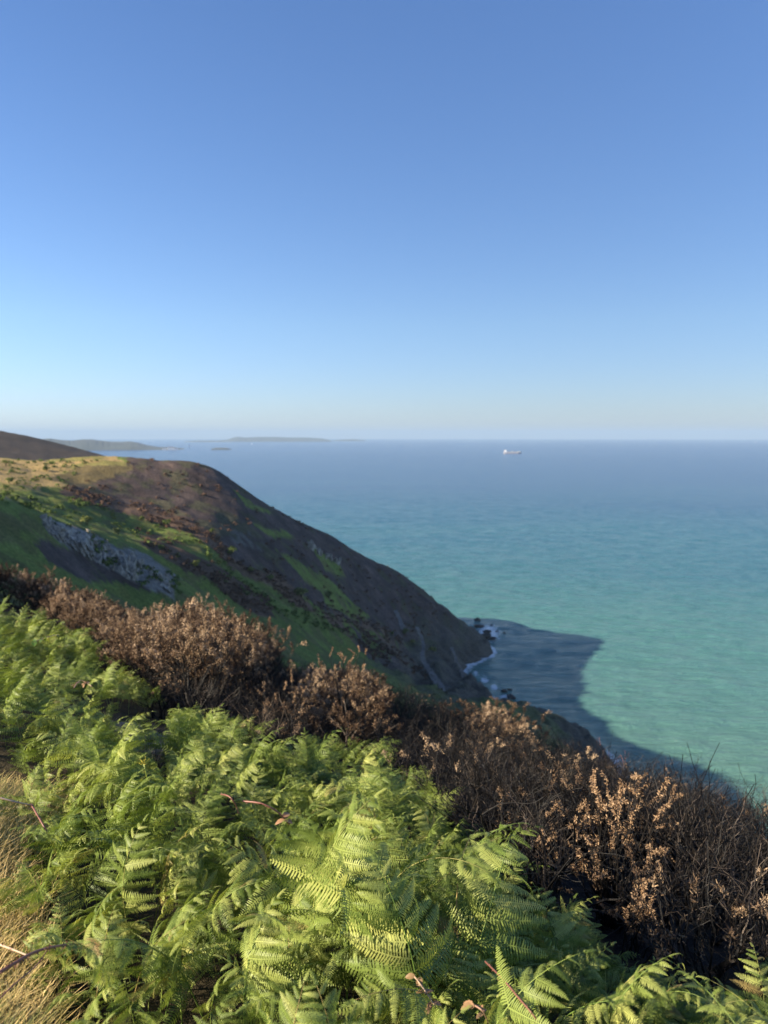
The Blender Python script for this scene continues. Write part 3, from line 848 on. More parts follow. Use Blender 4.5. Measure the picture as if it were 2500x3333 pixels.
# ------------------------------------------------------------------ scrub and bushes on the headland
def clump(b, c, r, rs, n=26, flat=0.75, tint=(0.2, 0.8)):
    D = rs.normal(size=(n, 3)); D /= np.linalg.norm(D, axis=1, keepdims=True); D[:, 2] = np.abs(D[:, 2])
    rad = r * rs.uniform(0.55, 1.0, n)
    Pc = c + D * rad[:, None] * np.array([1, 1, flat])
    s = r * rs.uniform(0.28, 0.5, n)
    for i in range(n):
        t1 = np.cross(D[i], rs.normal(size=3)); t1 /= np.linalg.norm(t1) + 1e-9; t2 = np.cross(D[i], t1) + D[i] * 0.5
        V = [Pc[i] - t1 * s[i], Pc[i] + t1 * s[i], Pc[i] + t2 * s[i] * 1.1]
        b.add(V, [(0, 1, 2)], rs.uniform(*tint))
rs = np.random.RandomState(5)
def scatter_scrub(name, mat, polys, counts, rmin, rmax, label, tint):
    b = MB()
    for poly, n in zip(polys, counts):
        xs = [p[0] for p in poly]; ys = [p[1] for p in poly]; k = 0; tries = 0
        while k < n and tries < n * 6:
            tries += 1
            px = rs.uniform(min(xs), max(xs)); py = rs.uniform(min(ys), max(ys))
            if not bool(in_poly(np.array([px]), np.array([py]), poly)[0]): continue
            q = hit_terrain(px, py, 95, 560, 200)
            if q is None or q[2] < 3: continue
            if fbm(q[0], q[1], 5, 7, 2) < 0.42: continue
            clump(b, q, rs.uniform(rmin, rmax), rs, 18, 0.8, tint); k += 1
    o = obj(name, b.mesh(name, mat)); tag(o, label, 'scrub', kind='stuff')
scatter_scrub('scorched_scrub', M['farscrub'], [Z_SCRUB, Z_STRIP, Z_LOWSCRUB, Z_VALSCRUB, Z_BURN, Z_RIGHT], [520, 240, 320, 120, 200, 100], 0.35, 1.1, 'brown scorched scrub on the headland', (0.1, 0.9))
Z_GREEN1 = [(0, 1610), (230, 1620), (440, 1690), (640, 1760), (720, 1830), (900, 1960), (1160, 2060), (1000, 2060), (700, 1880), (420, 1740), (200, 1680), (0, 1645)]
scatter_scrub('green_scrub', M['fargreen'], [Z_GREEN1, [(0, 1500), (330, 1500), (200, 1590), (0, 1610)], Z_ROCK], [650, 80, 90], 0.35, 1.2, 'low green scrub on the headland', (0.1, 0.9))
def far_bush_mesh(seed):
    r_ = np.random.RandomState(seed); b = MB()
    for k in range(10):
        a = r_.uniform(0, 6.28); rad = r_.uniform(0, 0.6); clump(b, np.array([math.cos(a) * rad, math.sin(a) * rad, 0.55 + r_.uniform(-0.2, 0.55)]), r_.uniform(0.3, 0.5), r_, 26, 0.9, (0.1, 0.9))
    t = MB()
    for k in range(4):
        a = r_.uniform(0, 6.28); t.tube([(0, 0, -0.3), (0.1 * math.cos(a), 0.1 * math.sin(a), 0.3), (0.4 * math.cos(a), 0.4 * math.sin(a), 0.9)], [0.06, 0.045, 0.015], 4, 0.6)
    return b.mesh('bush_crown', M['farbush']), t.mesh('bush_trunk', M['char'])
FB = [far_bush_mesh(i) for i in range(4)]
far_bushes = [(283, 1712, 2.6, 'yellowish round bush standing above the grey rock outcrop'), (752, 1812, 2.3, 'tall pale green bush at the edge of the burnt hillside'), (462, 1700, 1.8, 'round green bush on the sunlit green slope, left of the scrub band'),
              (545, 1720, 2.0, 'green bush beside the scrub band above the valley'), (980, 1945, 3.0, 'largest pale green bush at the lower end of the sunlit slope'), (1070, 1948, 2.2, 'pale green bush right of the largest one on the lower slope'),
              (815, 1870, 1.8, 'green bush at the foot of the burnt hillside'), (880, 1895, 1.7, 'small green bush between the pale bushes at the slope foot'), (152, 1536, 1.9, 'small dark bush alone on the straw coloured grass'),
              (1318, 2070, 2.0, 'yellow green bush at the lower end of the short pale track'), (1277, 2068, 1.2, 'small orange brown bush left of the short track'), (1408, 2135, 2.2, 'yellowish bush between the two cliff paths'),
              (1345, 2100, 1.5, 'yellowish bush just left of the cliff path'), (385, 1745, 1.9, 'dark green bush on the slope behind the outcrop'), (690, 1740, 1.6, 'green bush half way along the brown scrub band'), (20, 1520, 2.2, 'dark hedge bush at the left edge on the straw grass'),
              (30, 1575, 2.0, 'dark bush at the left edge below the straw grass'), (640, 1850, 1.5, 'low green bush in the valley below the dark strip')]
for i, (px, py, s, lab) in enumerate(far_bushes):
    q = hit_terrain(px, py, 95, 560)
    if q is None: continue
    e = empty('hill_bush', q, rng.uniform(0, 6), s * (0.72 if px < 500 else 0.9))
    obj('crown', FB[i % 4][0], e); obj('trunk', FB[i % 4][1], e)
    tag(e, lab, 'bush')

# ================================================================== near vegetation
def ground_hit(px, py, rmax=40.0):
    d = ray(px, py); hl = math.hypot(d[0], d[1])
    rr = np.linspace(0.4, rmax, 500)
    P = EYE[None] + d[None] * (rr / hl)[:, None]
    h = terrain_h(P[:, 0], P[:, 1])
    b = np.nonzero(P[:, 2] < h)[0]
    if len(b) == 0: return None
    q = P[b[0]].copy(); q[2] = h[b[0]]
    return q
def allowed_height(x, y, z, line, hmax=2.4):
    """tallest a plant at this spot can be without rising above the given line of plant tops"""
    hs = np.linspace(0.05, hmax, 48)
    P = np.stack([np.full(48, x), np.full(48, y), z + hs], -1)
    px, py, dep = project(P)
    ok = py >= interp(px, line)
    if not ok[0]: return 0.0
    bad = np.nonzero(~ok)[0]
    return float(hs[bad[0] - 1]) if len(bad) else hmax

# ------------------------------------------------------------------ bracken
def pinna_geo(pairs, droop, curl, width, lod, rs):
    """one pinna of unit length along +X, leaflets either side"""
    n = 40
    t = np.linspace(0, 1, n)
    ang = -(droop * t + curl * np.maximum(t - 0.55, 0) ** 2 * 8)
    dx = np.cos(ang); dz = np.sin(ang)
    X = np.concatenate([[0], np.cumsum((dx[1:] + dx[:-1]) / 2)]) / (n - 1)
    Zc = np.concatenate([[0], np.cumsum((dz[1:] + dz[:-1]) / 2)]) / (n - 1)
    V = []; F = []
    def P(tt): return np.array([np.interp(tt, t, X), 0.0, np.interp(tt, t, Zc)]), np.interp(tt, t, ang)
    # midrib
    k = 7 if lod == 0 else 3
    for i in range(k):
        p, a = P(i / (k - 1)); w = 0.012 * (1 - 0.8 * i / (k - 1))
        V += [p + [0, -w, 0.004], p + [0, w, 0.004]]
    for i in range(k - 1): F.append((2 * i, 2 * i + 2, 2 * i + 3, 2 * i + 1))
    for i in range(pairs):
        tt = 0.05 + 0.95 * i / (pairs - 1)
        L = width * (1 - tt ** 1.6) ** 0.8 * min(1.0, 0.7 + tt * 5) + 0.014
        w = 0.95 / pairs * (0.30 if lod == 0 else 0.36)
        p, a = P(tt)
        T = np.array([math.cos(a), 0, math.sin(a)]); Nn = np.array([-math.sin(a), 0, math.cos(a)])
        for s in (-1, 1):
            fw = 0.32 + rs.uniform(-0.1, 0.1); ll = L * rs.uniform(0.85, 1.1)
            D = np.array([0, s, 0.0]) * math.cos(fw) + T * math.sin(fw)
            W = np.cross(Nn, D)
            tip = -0.16 - 0.25 * rs.rand()
            b = len(V)
            if lod == 0:
                for u, ww in ((0.0, 0.75), (0.35, 1.0), (0.7, 0.72)):
                    c = p + D * ll * u + Nn * (tip * ll * u * u + 0.03 * ll * math.sin(u * 3))
                    V += [c - W * w * ww, c + W * w * ww]
                V.append(p + D * ll + Nn * tip * ll)
                F += [(b, b + 1, b + 3, b + 2), (b + 2, b + 3, b + 5, b + 4), (b + 4, b + 5, b + 6)]
            else:
                c = p + D * ll * 0.5 + Nn * tip * ll * 0.25
                V += [p, c - W * w, c + W * w, p + D * ll + Nn * tip * ll]
                F += [(b, b + 1, b + 3, b + 2)]
    return np.array(V), F
PIN_HI = []; PIN_LO = []
for i in range(8):
    rs_ = np.random.RandomState(40 + i)
    dr, cu, wd = [(0.35, 0.0, 0.20), (0.75, 0.1, 0.19), (0.5, 0.9, 0.17), (0.9, 0.3, 0.21), (0.2, 0.0, 0.22), (0.6, 1.6, 0.15), (0.45, 0.2, 0.18), (1.1, 0.0, 0.2)][i]
    PIN_HI.append(pinna_geo(25, dr, cu, wd, 0, rs_)); PIN_LO.append(pinna_geo(19, dr, cu, wd, 1, rs_))
PIN_LO2 = [pinna_geo(11, *[(0.35, 0.0, 0.20), (0.75, 0.1, 0.19), (0.5, 0.9, 0.17), (0.9, 0.3, 0.21), (0.2, 0.0, 0.22), (0.6, 1.6, 0.15), (0.45, 0.2, 0.18), (1.1, 0.0, 0.2)][i], 1, np.random.RandomState(60 + i)) for i in range(8)]
PIN_ME = [mesh_np('pinna', V, F, M['fern']) for V, F in PIN_HI]

def frond_spec(rs, young=0.3):
    """unit-tall bracken frond: stalk curve and pinna placements in local space, leaning along +X"""
    n = 26; s = np.linspace(0, 1, n)
    bend = rs.uniform(0.55, 1.7); st = rs.uniform(0.30, 0.44)
    phi = 0.06 + 0.14 * s + bend * np.clip((s - st) / (1 - st), 0, 1) ** 1.25
    tot = rs.uniform(1.25, 1.5)
    P = np.zeros((n, 3))
    for i in range(1, n):
        P[i] = P[i - 1] + tot / (n - 1) * np.array([math.sin(phi[i]), 0, math.cos(phi[i])])
    P[:, 1] = 0.05 * np.sin(s * rs.uniform(1, 4) + rs.uniform(0, 6)) * s
    zmax = P[:, 2].max(); P /= zmax
    rad = 0.0062 * (1 - 0.85 * s)
    pin = []
    npair = rs.randint(10, 14)
    for k in range(npair):
        u = (k / (npair - 1)) ** 0.9
        ss = st + 0.02 + (0.985 - st) * u
        L = (0.40 * (1 - u) ** 0.8 * (0.8 + 0.2 * min(1, u * 6)) + 0.035) * rs.uniform(0.9, 1.1)
        f = np.interp(ss, s, phi)
        T = np.array([math.sin(f), 0, math.cos(f)]); Nn = np.array([-math.cos(f), 0, math.sin(f)])
        base = np.array([np.interp(ss, s, P[:, 0]), np.interp(ss, s, P[:, 1]), np.interp(ss, s, P[:, 2])])
        for sd in (-1, 1):
            a = 0.28 + 0.35 * u + rs.uniform(-0.1, 0.1)
            D = np.array([0, sd, 0]) * math.cos(a) + T * math.sin(a) + Nn * rs.uniform(-0.4, 0.22)
            D[2] -= rs.uniform(0, 0.15)
            D /= np.linalg.norm(D)
            Zz = Nn + rs.normal(size=3) * 0.32; Zz -= D * (Zz @ D); Zz /= np.linalg.norm(Zz)
            Yy = np.cross(Zz, D)
            var = rs.choice([0, 1, 4, 6, 3, 7]) if rs.rand() > young * u else rs.choice([2, 5])
            Mx = np.eye(4); Mx[:3, 0] = D * L; Mx[:3, 1] = Yy * L; Mx[:3, 2] = Zz * L; Mx[:3, 3] = base + rs.normal(size=3) * 0.004
            pin.append((Mx, int(var)))
    # terminal piece
    f = phi[-1]; T = np.array([math.sin(f), 0, math.cos(f)]); Nn = np.array([-math.cos(f), 0, math.sin(f)])
    Mx = np.eye(4); L = 0.09; Mx[:3, 0] = T * L; Mx[:3, 1] = np.cross(Nn, T) * L; Mx[:3, 2] = Nn * L; Mx[:3, 3] = P[-1]
    pin.append((Mx, 2))
    return P, rad, pin
SPECS = [frond_spec(np.random.RandomState(100 + i), 0.7 if i % 3 == 0 else 0.3) for i in range(20)]
STALK_ME = []
for i, (P, rad, pin) in enumerate(SPECS):
    b = MB(); b.tube(P, rad, 5); STALK_ME.append(b.mesh('bracken_stalk', M['fern_stalk'], True))

frng = np.random.RandomState(77)
CLEAR = [(345, 2370), (440, 2335), (540, 2350), (560, 2440), (520, 2520), (420, 2510), (350, 2440)]
GRASS_EDGE = [(2380, -30), (2450, 20), (2550, 70), (2650, 110), (2750, 60), (2850, 0), (2950, 20), (3060, 40), (3200, 50), (3333, 80), (3600, 120)]
ferns = []
cells = {}
def far_enough(x, y, d):
    k = (int(math.floor(x / 0.5)), int(math.floor(y / 0.5)))
    for i in (-1, 0, 1):
        for j in (-1, 0, 1):
            for (a, b) in cells.get((k[0] + i, k[1] + j), ()):
                if (a - x) ** 2 + (b - y) ** 2 < d * d: return False
    cells.setdefault(k, []).append((x, y)); return True
cand = []
N_TRY = 28000
az_c = np.radians(frng.uniform(-40, 40, N_TRY)); r_c = np.sqrt(frng.uniform(0.75 ** 2, 20.5 ** 2, N_TRY))
r_c[:10000] = np.sqrt(frng.uniform(0.75 ** 2, 7.5 ** 2, 10000))
cx_a = r_c * np.sin(az_c); cy_a = r_c * np.cos(az_c); cz_a = terrain_h(cx_a, cy_a)
for x, y, z in zip(cx_a, cy_a, cz_a):
    r = math.hypot(x, y)
    if y < 1.25: continue
    bpx, bpyy, dep = project(np.array([x, y, z]))
    if dep < 0.3: continue
    if bpx < -700 or bpx > 3100: continue
    hm_ = allowed_height(x, y, z, FERN_TOP, 1.3)
    if bpx > 1500: hm_ *= 0.8
    if hm_ < 0.2: continue
    gx = np.interp(bpyy, [g[0] for g in GRASS_EDGE], [g[1] for g in GRASS_EDGE])
    if bpx < gx and bpyy > 2380: continue
    if in_poly(np.array([bpx]), np.array([bpyy]), CLEAR)[0]: continue
    h = (0.30 + 0.40 * frng.rand() ** 1.3) * (0.6 + 0.85 * float(vnoise(x, y, 0, 0.9))) * (1.2 if bpx > 1000 else 1.0)
    if bpx < gx + 130 and bpyy > 2500: h *= 0.6
    if r < 2.6: h *= 0.85
    h = min(h, hm_)
    if r < 2.0: h = min(h, 0.62)
    if not far_enough(x, y, 0.105 if r < 4 else (0.14 if r < 9 else 0.19)): continue
    ferns.append((r, x, y, z, h, float(bpx), float(bpyy)))
ferns.sort()
vis = [f for f in ferns if f[5] > -250 and f[5] < 2750]
vis_set = set(id(f) for f in vis[:300])
print('FERNS', len(ferns), len(vis), flush=True)
def fern_label(px, py, h, k):
    size = ('tall' if h > 0.58 else ('middling' if h > 0.44 else 'short')) + (' arching' if SPECS[k][0][-1][0] > 0.62 else ' upright')
    if py > 3000: v = 'in the nearest row'
    elif py > 2700: v = 'in the front of the bracken bank'
    elif py > 2400: v = 'in the middle of the bracken bank'
    else: v = 'at the back of the bracken bank'
    if px < 500: s = 'beside the dry grass'
    elif px < 1000: s = 'left of centre'
    elif px < 1500: s = 'in the centre'
    elif px < 2000: s = 'right of centre'
    else: s = 'beneath the charred stems'
    return size + ' green bracken frond ' + v + ', ' + s
mass_v = []; mass_q = []; mass_t = []; mass_n = 0; mass_st = MB()
for i, f in enumerate(ferns):
    r, x, y, z, h, bpx, bpyy = f
    k = frng.randint(len(SPECS)); P, rad, pin = SPECS[k]
    rz = frng.uniform(0, 2 * math.pi)
    if frng.rand() < 0.45: rz = frng.uniform(-1.7, 0.6)          # many lean downhill, towards the light side of the slope
    tilt = frng.uniform(-0.3, 0.3)
    if id(f) in vis_set:
        e = empty('bracken_fern', (x, y, z - 0.03), rz, h)
        e.rotation_euler = (frng.uniform(-0.3, 0.3), tilt, rz)
        lab = fern_label(bpx, bpyy - 250 / max(r, 0.6), h, k)
        tag(e, lab, 'fern', lab)
        st = obj('stalk', STALK_ME[k], e)
        for (Mx, v) in pin:
            o = bpy.data.objects.new('pinna', PIN_ME[v]); COL.objects.link(o); o.parent = e
            o.matrix_local = Matrix(Mx.tolist())
    else:
        c, s = math.cos(rz), math.sin(rz); ct, s_t = math.cos(tilt), math.sin(tilt)
        Rm = np.array([[c, -s, 0], [s, c, 0], [0, 0, 1]]) @ np.array([[ct, 0, s_t], [0, 1, 0], [-s_t, 0, ct]])
        q = np.array([x, y, z - 0.03]); tn = frng.uniform(0.1, 0.85)
        mass_st.tube((P[::5] @ Rm.T) * h + q, rad[::5] * h, 3, 0.5)
        for (Mx, v) in pin:
            V, F = (PIN_LO if r < 6 else PIN_LO2)[v]
            W = V @ Mx[:3, :3].T + Mx[:3, 3]
            mass_v.append((W @ Rm.T) * h + q); mass_q.append(np.array(F) + mass_n); mass_n += len(V)
            mass_t.append(np.full(len(V), np.clip(tn + frng.uniform(-0.2, 0.2), 0, 0.99)))
if mass_n:
    o = obj('bracken', mesh_quads('bracken_mass', np.vstack(mass_v), np.vstack(mass_q), M['fern_mass'], np.concatenate(mass_t))); tag(o, 'dense green bracken further along the slope', 'bracken', kind='stuff')
    so = obj('bracken_stalks', mass_st.mesh('bracken_mass_stalks', M['fern_stalk']), o); tag(so, kind='stuff')

# ------------------------------------------------------------------ burnt gorse
def grow(rs, p, d, L, r0, depth, out, tips, up=0.25, wig=0.16, kids=(2, 4), maxd=3):
    n = 6 if depth < 2 else 5
    pts = [p.copy()]; d = d / np.linalg.norm(d)
    for i in range(n):
        d = d + rs.normal(size=3) * wig + np.array([0, 0, up * 0.12]); d /= np.linalg.norm(d)
        p = p + d * L / n; pts.append(p.copy())
    r1 = r0 * (0.55 if depth < maxd else 0.3)
    out.append((np.array(pts), np.linspace(r0, r1, n + 1), depth))
    if depth >= maxd:
        tips.append((np.array(pts), d)); return
    m = rs.randint(kids[0], kids[1] + 1)
    for k in range(m):
        u = 1.0 if k == 0 else rs.uniform(0.35, 0.95)
        q = pts[min(n, int(round(u * n)))]
        a = rs.normal(size=3); a -= d * (a @ d); a /= np.linalg.norm(a) + 1e-9
        nd = d * rs.uniform(0.6, 1.0) + a * rs.uniform(0.35, 0.9) + np.array([0, 0, up])
        grow(rs, q, nd, L * rs.uniform(0.55, 0.85), r1 * rs.uniform(0.6, 0.95), depth + 1, out, tips, up, wig, kids, maxd)

def gorse_arch(seed, nst, foliage, spread=0.75, maxd=3, spl=0.03, spw=0.006, dens=26, kids=(2, 4)):
    rs = np.random.RandomState(seed); out = []; tips = []
    for k in range(nst):
        a = rs.uniform(0, 6.28); tl = rs.uniform(0.05, spread)
        d = np.array([math.cos(a) * tl, math.sin(a) * tl, 1.0]); b = np.array([math.cos(a) * 0.12 * rs.rand(), math.sin(a) * 0.12 * rs.rand(), -0.05])
        grow(rs, b, d, rs.uniform(0.32, 0.46), rs.uniform(0.009, 0.016), 0, out, tips, 0.25, 0.17, kids, maxd)
    zt = max(p[:, 2].max() for p, _, _ in out)
    sc = 1.0 / zt
    st = MB()
    for p, r, dpt in out:
        st.tube(p * sc, np.maximum(r * sc, 0.0016), 4 if dpt < 2 else 3, float(np.clip(rs.normal(0.5, 0.22), 0.05, 0.95)), cap=False)
    fo = None
    if foliage > 0:
        V = []; T = []
        for (p, d) in tips:
            p = p * sc
            if rs.rand() > foliage * np.clip(1.9 * (p[-1][2] - 0.32), 0, 1): continue
            m = int(dens * rs.uniform(0.6, 1.3)); tb = rs.uniform(0.15, 1.0) * (0.3 + 0.7 * p[-1][2])  # lower needles coloured darker, painting in lit tops and shaded insides
            u = rs.rand(m) ** 0.4 * (len(p) - 1); i = np.minimum(u.astype(int), len(p) - 2); f = (u - i)[:, None]
            q = p[i] * (1 - f) + p[i + 1] * f
            D = rs.normal(size=(m, 3)) + d * 0.9 + [0, 0, 0.25]; D /= np.linalg.norm(D, axis=1, keepdims=True)
            W = np.cross(D, rs.normal(size=(m, 3))); W /= np.linalg.norm(W, axis=1, keepdims=True) + 1e-9
            l = (spl * rs.uniform(0.6, 1.4, m))[:, None]; w = (spw * rs.uniform(0.7, 1.3, m))[:, None]
            q = q + rs.normal(size=(m, 3)) * 0.012
            V.append(np.stack([q - W * w, q + W * w, q + D * l + W * w * 0.3, q + D * l - W * w * 0.3], 1).reshape(-1, 3))
            T.append(np.repeat(np.clip(tb + rs.normal(size=m) * 0.14, 0, 1), 4))
        if V:
            fo = MB(); V = np.vstack(V); n = len(V) // 4
            fo.add(V, [(4 * i, 4 * i + 1, 4 * i + 2, 4 * i + 3) for i in range(n)], np.concatenate(T))
    return st.mesh('gorse_stems', M['char']), (fo.mesh('gorse_needles', M['scorch']) if fo else None)
G_BROWN = [gorse_arch(200 + i, 9, 0.9, 0.85, 3, 0.021, 0.0042, 95) for i in range(5)]
G_MIX = [gorse_arch(220 + i, 8, 0.12, 0.7, 3, 0.022, 0.0042, 50) for i in range(4)]
G_BARE = [gorse_arch(240 + i, 9, 0.0, 0.6, 3, kids=(2, 3)) for i in range(5)]
G_TWIG = [gorse_arch(260 + i, 9, 0.02, 0.55, 4, 0.02, 0.005, 14, kids=(2, 3)) for i in range(3)]

BROWN_Z = [[(-800, 1500), (0, 1760), (130, 1800), (400, 1930), (500, 1960), (630, 1890), (850, 2030), (880, 2120), (800, 2200), (560, 2160), (330, 2120), (150, 2000), (-800, 1900)],
           [(1020, 2130), (1190, 2140), (1220, 2280), (1150, 2340), (1020, 2330), (940, 2400), (930, 2330)], [(1470, 2215), (1700, 2290), (1850, 2375), (1850, 2400), (1650, 2335), (1580, 2290), (1450, 2285)]]
grng = np.random.RandomState(9)
bushes = []; cells.clear()
NT = 9000
az_c = np.radians(grng.uniform(-36, 36, NT)); r_c = np.sqrt(grng.uniform(2.2 ** 2, 34 ** 2, NT)); r_c[:3500] = np.sqrt(grng.uniform(2.2 ** 2, 11 ** 2, 3500))
gx_a = r_c * np.sin(az_c); gy_a = r_c * np.cos(az_c); gz_a = terrain_h(gx_a, gy_a)
for x, y, z in zip(gx_a, gy_a, gz_a):
    r = math.hypot(x, y); az = math.degrees(math.atan2(x, y))
    if r > crest_range(az) + 3: continue
    ht = allowed_height(x, y, z, CREST, 2.7)
    if ht < 0.3: continue
    P3 = project(np.array([x, y, z])); bpx, bpyy = float(P3[0]), float(P3[1])
    # keep clear of the bracken: the foot of the bush has to lie behind the bracken edge
    hf = allowed_height(x, y, z, FERN_TOP, 1.3)
    if hf > 0.32: continue
    h = grng.uniform(0.6, 1.15)
    t = project(np.array([x, y, z + min(h, ht)])); tpx, tpy = float(t[0]), float(t[1])
    if tpx < -300 or tpx > 2800: continue
    brown = any(in_poly(np.array([tpx]), np.array([tpy]), pz)[0] for pz in BROWN_Z)
    if brown:
        h = grng.uniform(1.1, 1.9)
        if tpx > 1300: h = grng.uniform(0.7, 1.1)
        if 480 < tpx < 860: h = grng.uniform(1.5, 2.2)
    h = min(h, ht * (grng.uniform(0.80, 0.93) if brown else grng.uniform(0.85, 0.98)))
    if 1760 < tpx < 2260 and r < 6.6 and 2450 < tpy: continue
    if not far_enough(x, y, (0.36 if r < 9 else 0.55) if not brown else 0.62): continue
    bushes.append((r, x, y, z, h, brown, tpx, tpy))
bushes.sort()
print('bushes', len(bushes))
def bush_label(b, kind):
    r, x, y, z, h, brown, px, py = b
    if kind == 'brown':
        row = 'front' if r < 13 else ('middle' if r < 19 else 'back')
        if px < 150: w = 'at the left edge, ' + row + ' row'
        elif px < 350: w = 'below the grey outcrop, ' + row + ' row'
        elif px < 550: w = 'left of the tallest clump, ' + row + ' row'
        elif px < 700: w = 'in the tallest clump, ' + row + ' row'
        elif px < 900: w = 'right of the tallest clump, ' + row + ' row'
        elif px < 1300: w = 'amid the burnt slope, ' + row + ' row'
        else: w = 'above the shaded cove, ' + row + ' row'
        return 'scorched gorse bush with dense brown needles ' + w
    if kind == 'mix': a = 'charred brown tipped gorse bush'
    elif kind == 'twig': a = 'finely twigged charred gorse bush'
    else: a = 'bare blackened gorse bush'
    if px < 900: w = 'behind the bracken left of centre'
    elif px < 1450: w = 'behind the middle of the bracken'
    elif px < 2000: w = 'on the burnt slope right of centre'
    else: w = 'at the right edge of the burnt slope'
    d = 'nearby' if r < 6 else ('midway' if r < 11 else 'near the skyline')
    return a + ' ' + d + ', ' + w
for b in bushes:
    r, x, y, z, h, brown, px, py = b
    if brown: kind = 'brown'; arch = G_BROWN[grng.randint(len(G_BROWN))]
    else:
        u = grng.rand()
        if r > 10 and u < 0.55: kind = 'twig'; arch = G_TWIG[grng.randint(len(G_TWIG))]
        elif u < (0.97 if r < 8 else 0.8): kind = 'bare'; arch = G_BARE[grng.randint(len(G_BARE))]
        else: kind = 'mix'; arch = G_MIX[grng.randint(len(G_MIX))]
    e = empty({'brown': 'scorched_gorse_bush', 'mix': 'charred_gorse_bush', 'bare': 'bare_gorse_bush', 'twig': 'charred_gorse_bush'}[kind], (x, y, z), grng.uniform(0, 6.28), h)
    wf = np.clip(1.05 / h, 0.8, 1.6) if not brown else np.clip(1.25 / h, 0.9, 1.5)
    e.scale = (h * wf, h * wf, h)
    obj('stems', arch[0], e)
    if arch[1]: obj('needles', arch[1], e)
    lab = bush_label(b, kind); tag(e, lab, 'bush', lab)

# ------------------------------------------------------------------ the tan, dead-leaved shrub on the right
def leafy_spray(b, p0, d, L, rs, nl, ll, lw, tint=(0.2, 1.0)):
    pts = [p0]; d = d / np.linalg.norm(d); p = p0.copy()
    for i in range(8):
        d = d + rs.normal(size=3) * 0.12 + np.array([0, 0, -0.02]); d /= np.linalg.norm(d); p = p + d * L / 8; pts.append(p.copy())
    pts = np.array(pts)
    for k in range(nl):
        u = rs.uniform(0.1, 1) * 8; i = min(int(u), 7); q = pts[i] + (pts[i + 1] - pts[i]) * (u - i)
        D = rs.normal(size=3) * 0.8 + d * 0.5 + np.array([0, 0, -0.25]); D /= np.linalg.norm(D)
        W = np.cross(D, rs.normal(size=3)); W /= np.linalg.norm(W) + 1e-9; Nn = np.cross(W, D)
        l = ll * rs.uniform(0.6, 1.3); w = lw * rs.uniform(0.7, 1.2); cu = rs.uniform(-0.5, 0.7)
        V = [q - W * w * 0.3, q + W * w * 0.3, q + D * l * 0.5 + Nn * cu * l * 0.2 - W * w, q + D * l * 0.5 + Nn * cu * l * 0.2 + W * w, q + D * l * 0.85 + Nn * cu * l * 0.7]
        b.add(V, [(0, 1, 3, 2), (2, 3, 4)], float(rs.uniform(*tint)))
    return pts
def tan_shrub(px, py, wpx, hpx, seed, label, nsp):
    rs = np.random.RandomState(seed)
    q = ground_hit(px, py)
    dist = np.linalg.norm(q - EYE); k = dist / FPX
    Wm, Hm = wpx * k, hpx * k
    e = empty('scorched_leafy_shrub', q)
    lf = MB(); st = MB()
    for i in range(nsp):
        a = rs.uniform(0, 6.28); rad = math.sqrt(rs.rand()) * Wm / 2; z = Hm * rs.uniform(0.18, 1.0)
        rad *= 1.0 - 0.35 * (z / Hm)
        tip = np.array([math.cos(a) * rad, math.sin(a) * rad, z])
        base = np.array([rs.normal() * 0.04, rs.normal() * 0.04, -0.04]); midp = (base + tip) / 2 + np.array([rs.normal() * 0.05, rs.normal() * 0.05, 0.02])
        d = (tip - midp); d /= np.linalg.norm(d); d = d + rs.normal(size=3) * 0.4
        pts = leafy_spray(lf, tip - d / np.linalg.norm(d) * 0.06, d, rs.uniform(0.10, 0.2), rs, rs.randint(60, 120), 0.028, 0.0042, (0.15 + 0.25 * rs.rand(), 0.75 + 0.25 * rs.rand()))
        st.tube([base, midp, pts[0]], [0.007, 0.005, 0.003], 4, float(rs.uniform(0.2, 0.7))); st.tube(pts, np.linspace(0.003, 0.001, len(pts)), 3, 0.6)
    obj('stems', st.mesh('shrub_stems', M['char']), e); obj('leaves', lf.mesh('shrub_leaves', M['tan']), e)
    tag(e, label, 'shrub')
tan_shrub(2000, 3030, 330, 420, 1, 'bright tan shrub with curled dead leaves before the black stems at right', 70)
tan_shrub(2080, 2800, 300, 210, 2, 'tan dead leaved shrub just behind the brightest tan one', 40)
tan_shrub(1960, 2720, 200, 130, 3, 'pale brown shrub highest above the bright tan one', 22)
tan_shrub(1790, 2930, 110, 270, 4, 'small tan leaved twig clump left of the bright tan shrub', 9)
tan_shrub(1640, 2790, 150, 180, 5, 'little brown leaved clump right of the centre fern tips', 10)
tan_shrub(2075, 3130, 130, 200, 6, 'low pale grey brown leaf clump at the foot of the bright tan shrub', 12)
tan_shrub(960, 2440, 150, 240, 7, 'pale brown leafy clump left of the central brown gorse', 16)
tan_shrub(1120, 2420, 260, 300, 8, 'pale brown leafy gorse clump in the middle above the fern tips', 40)

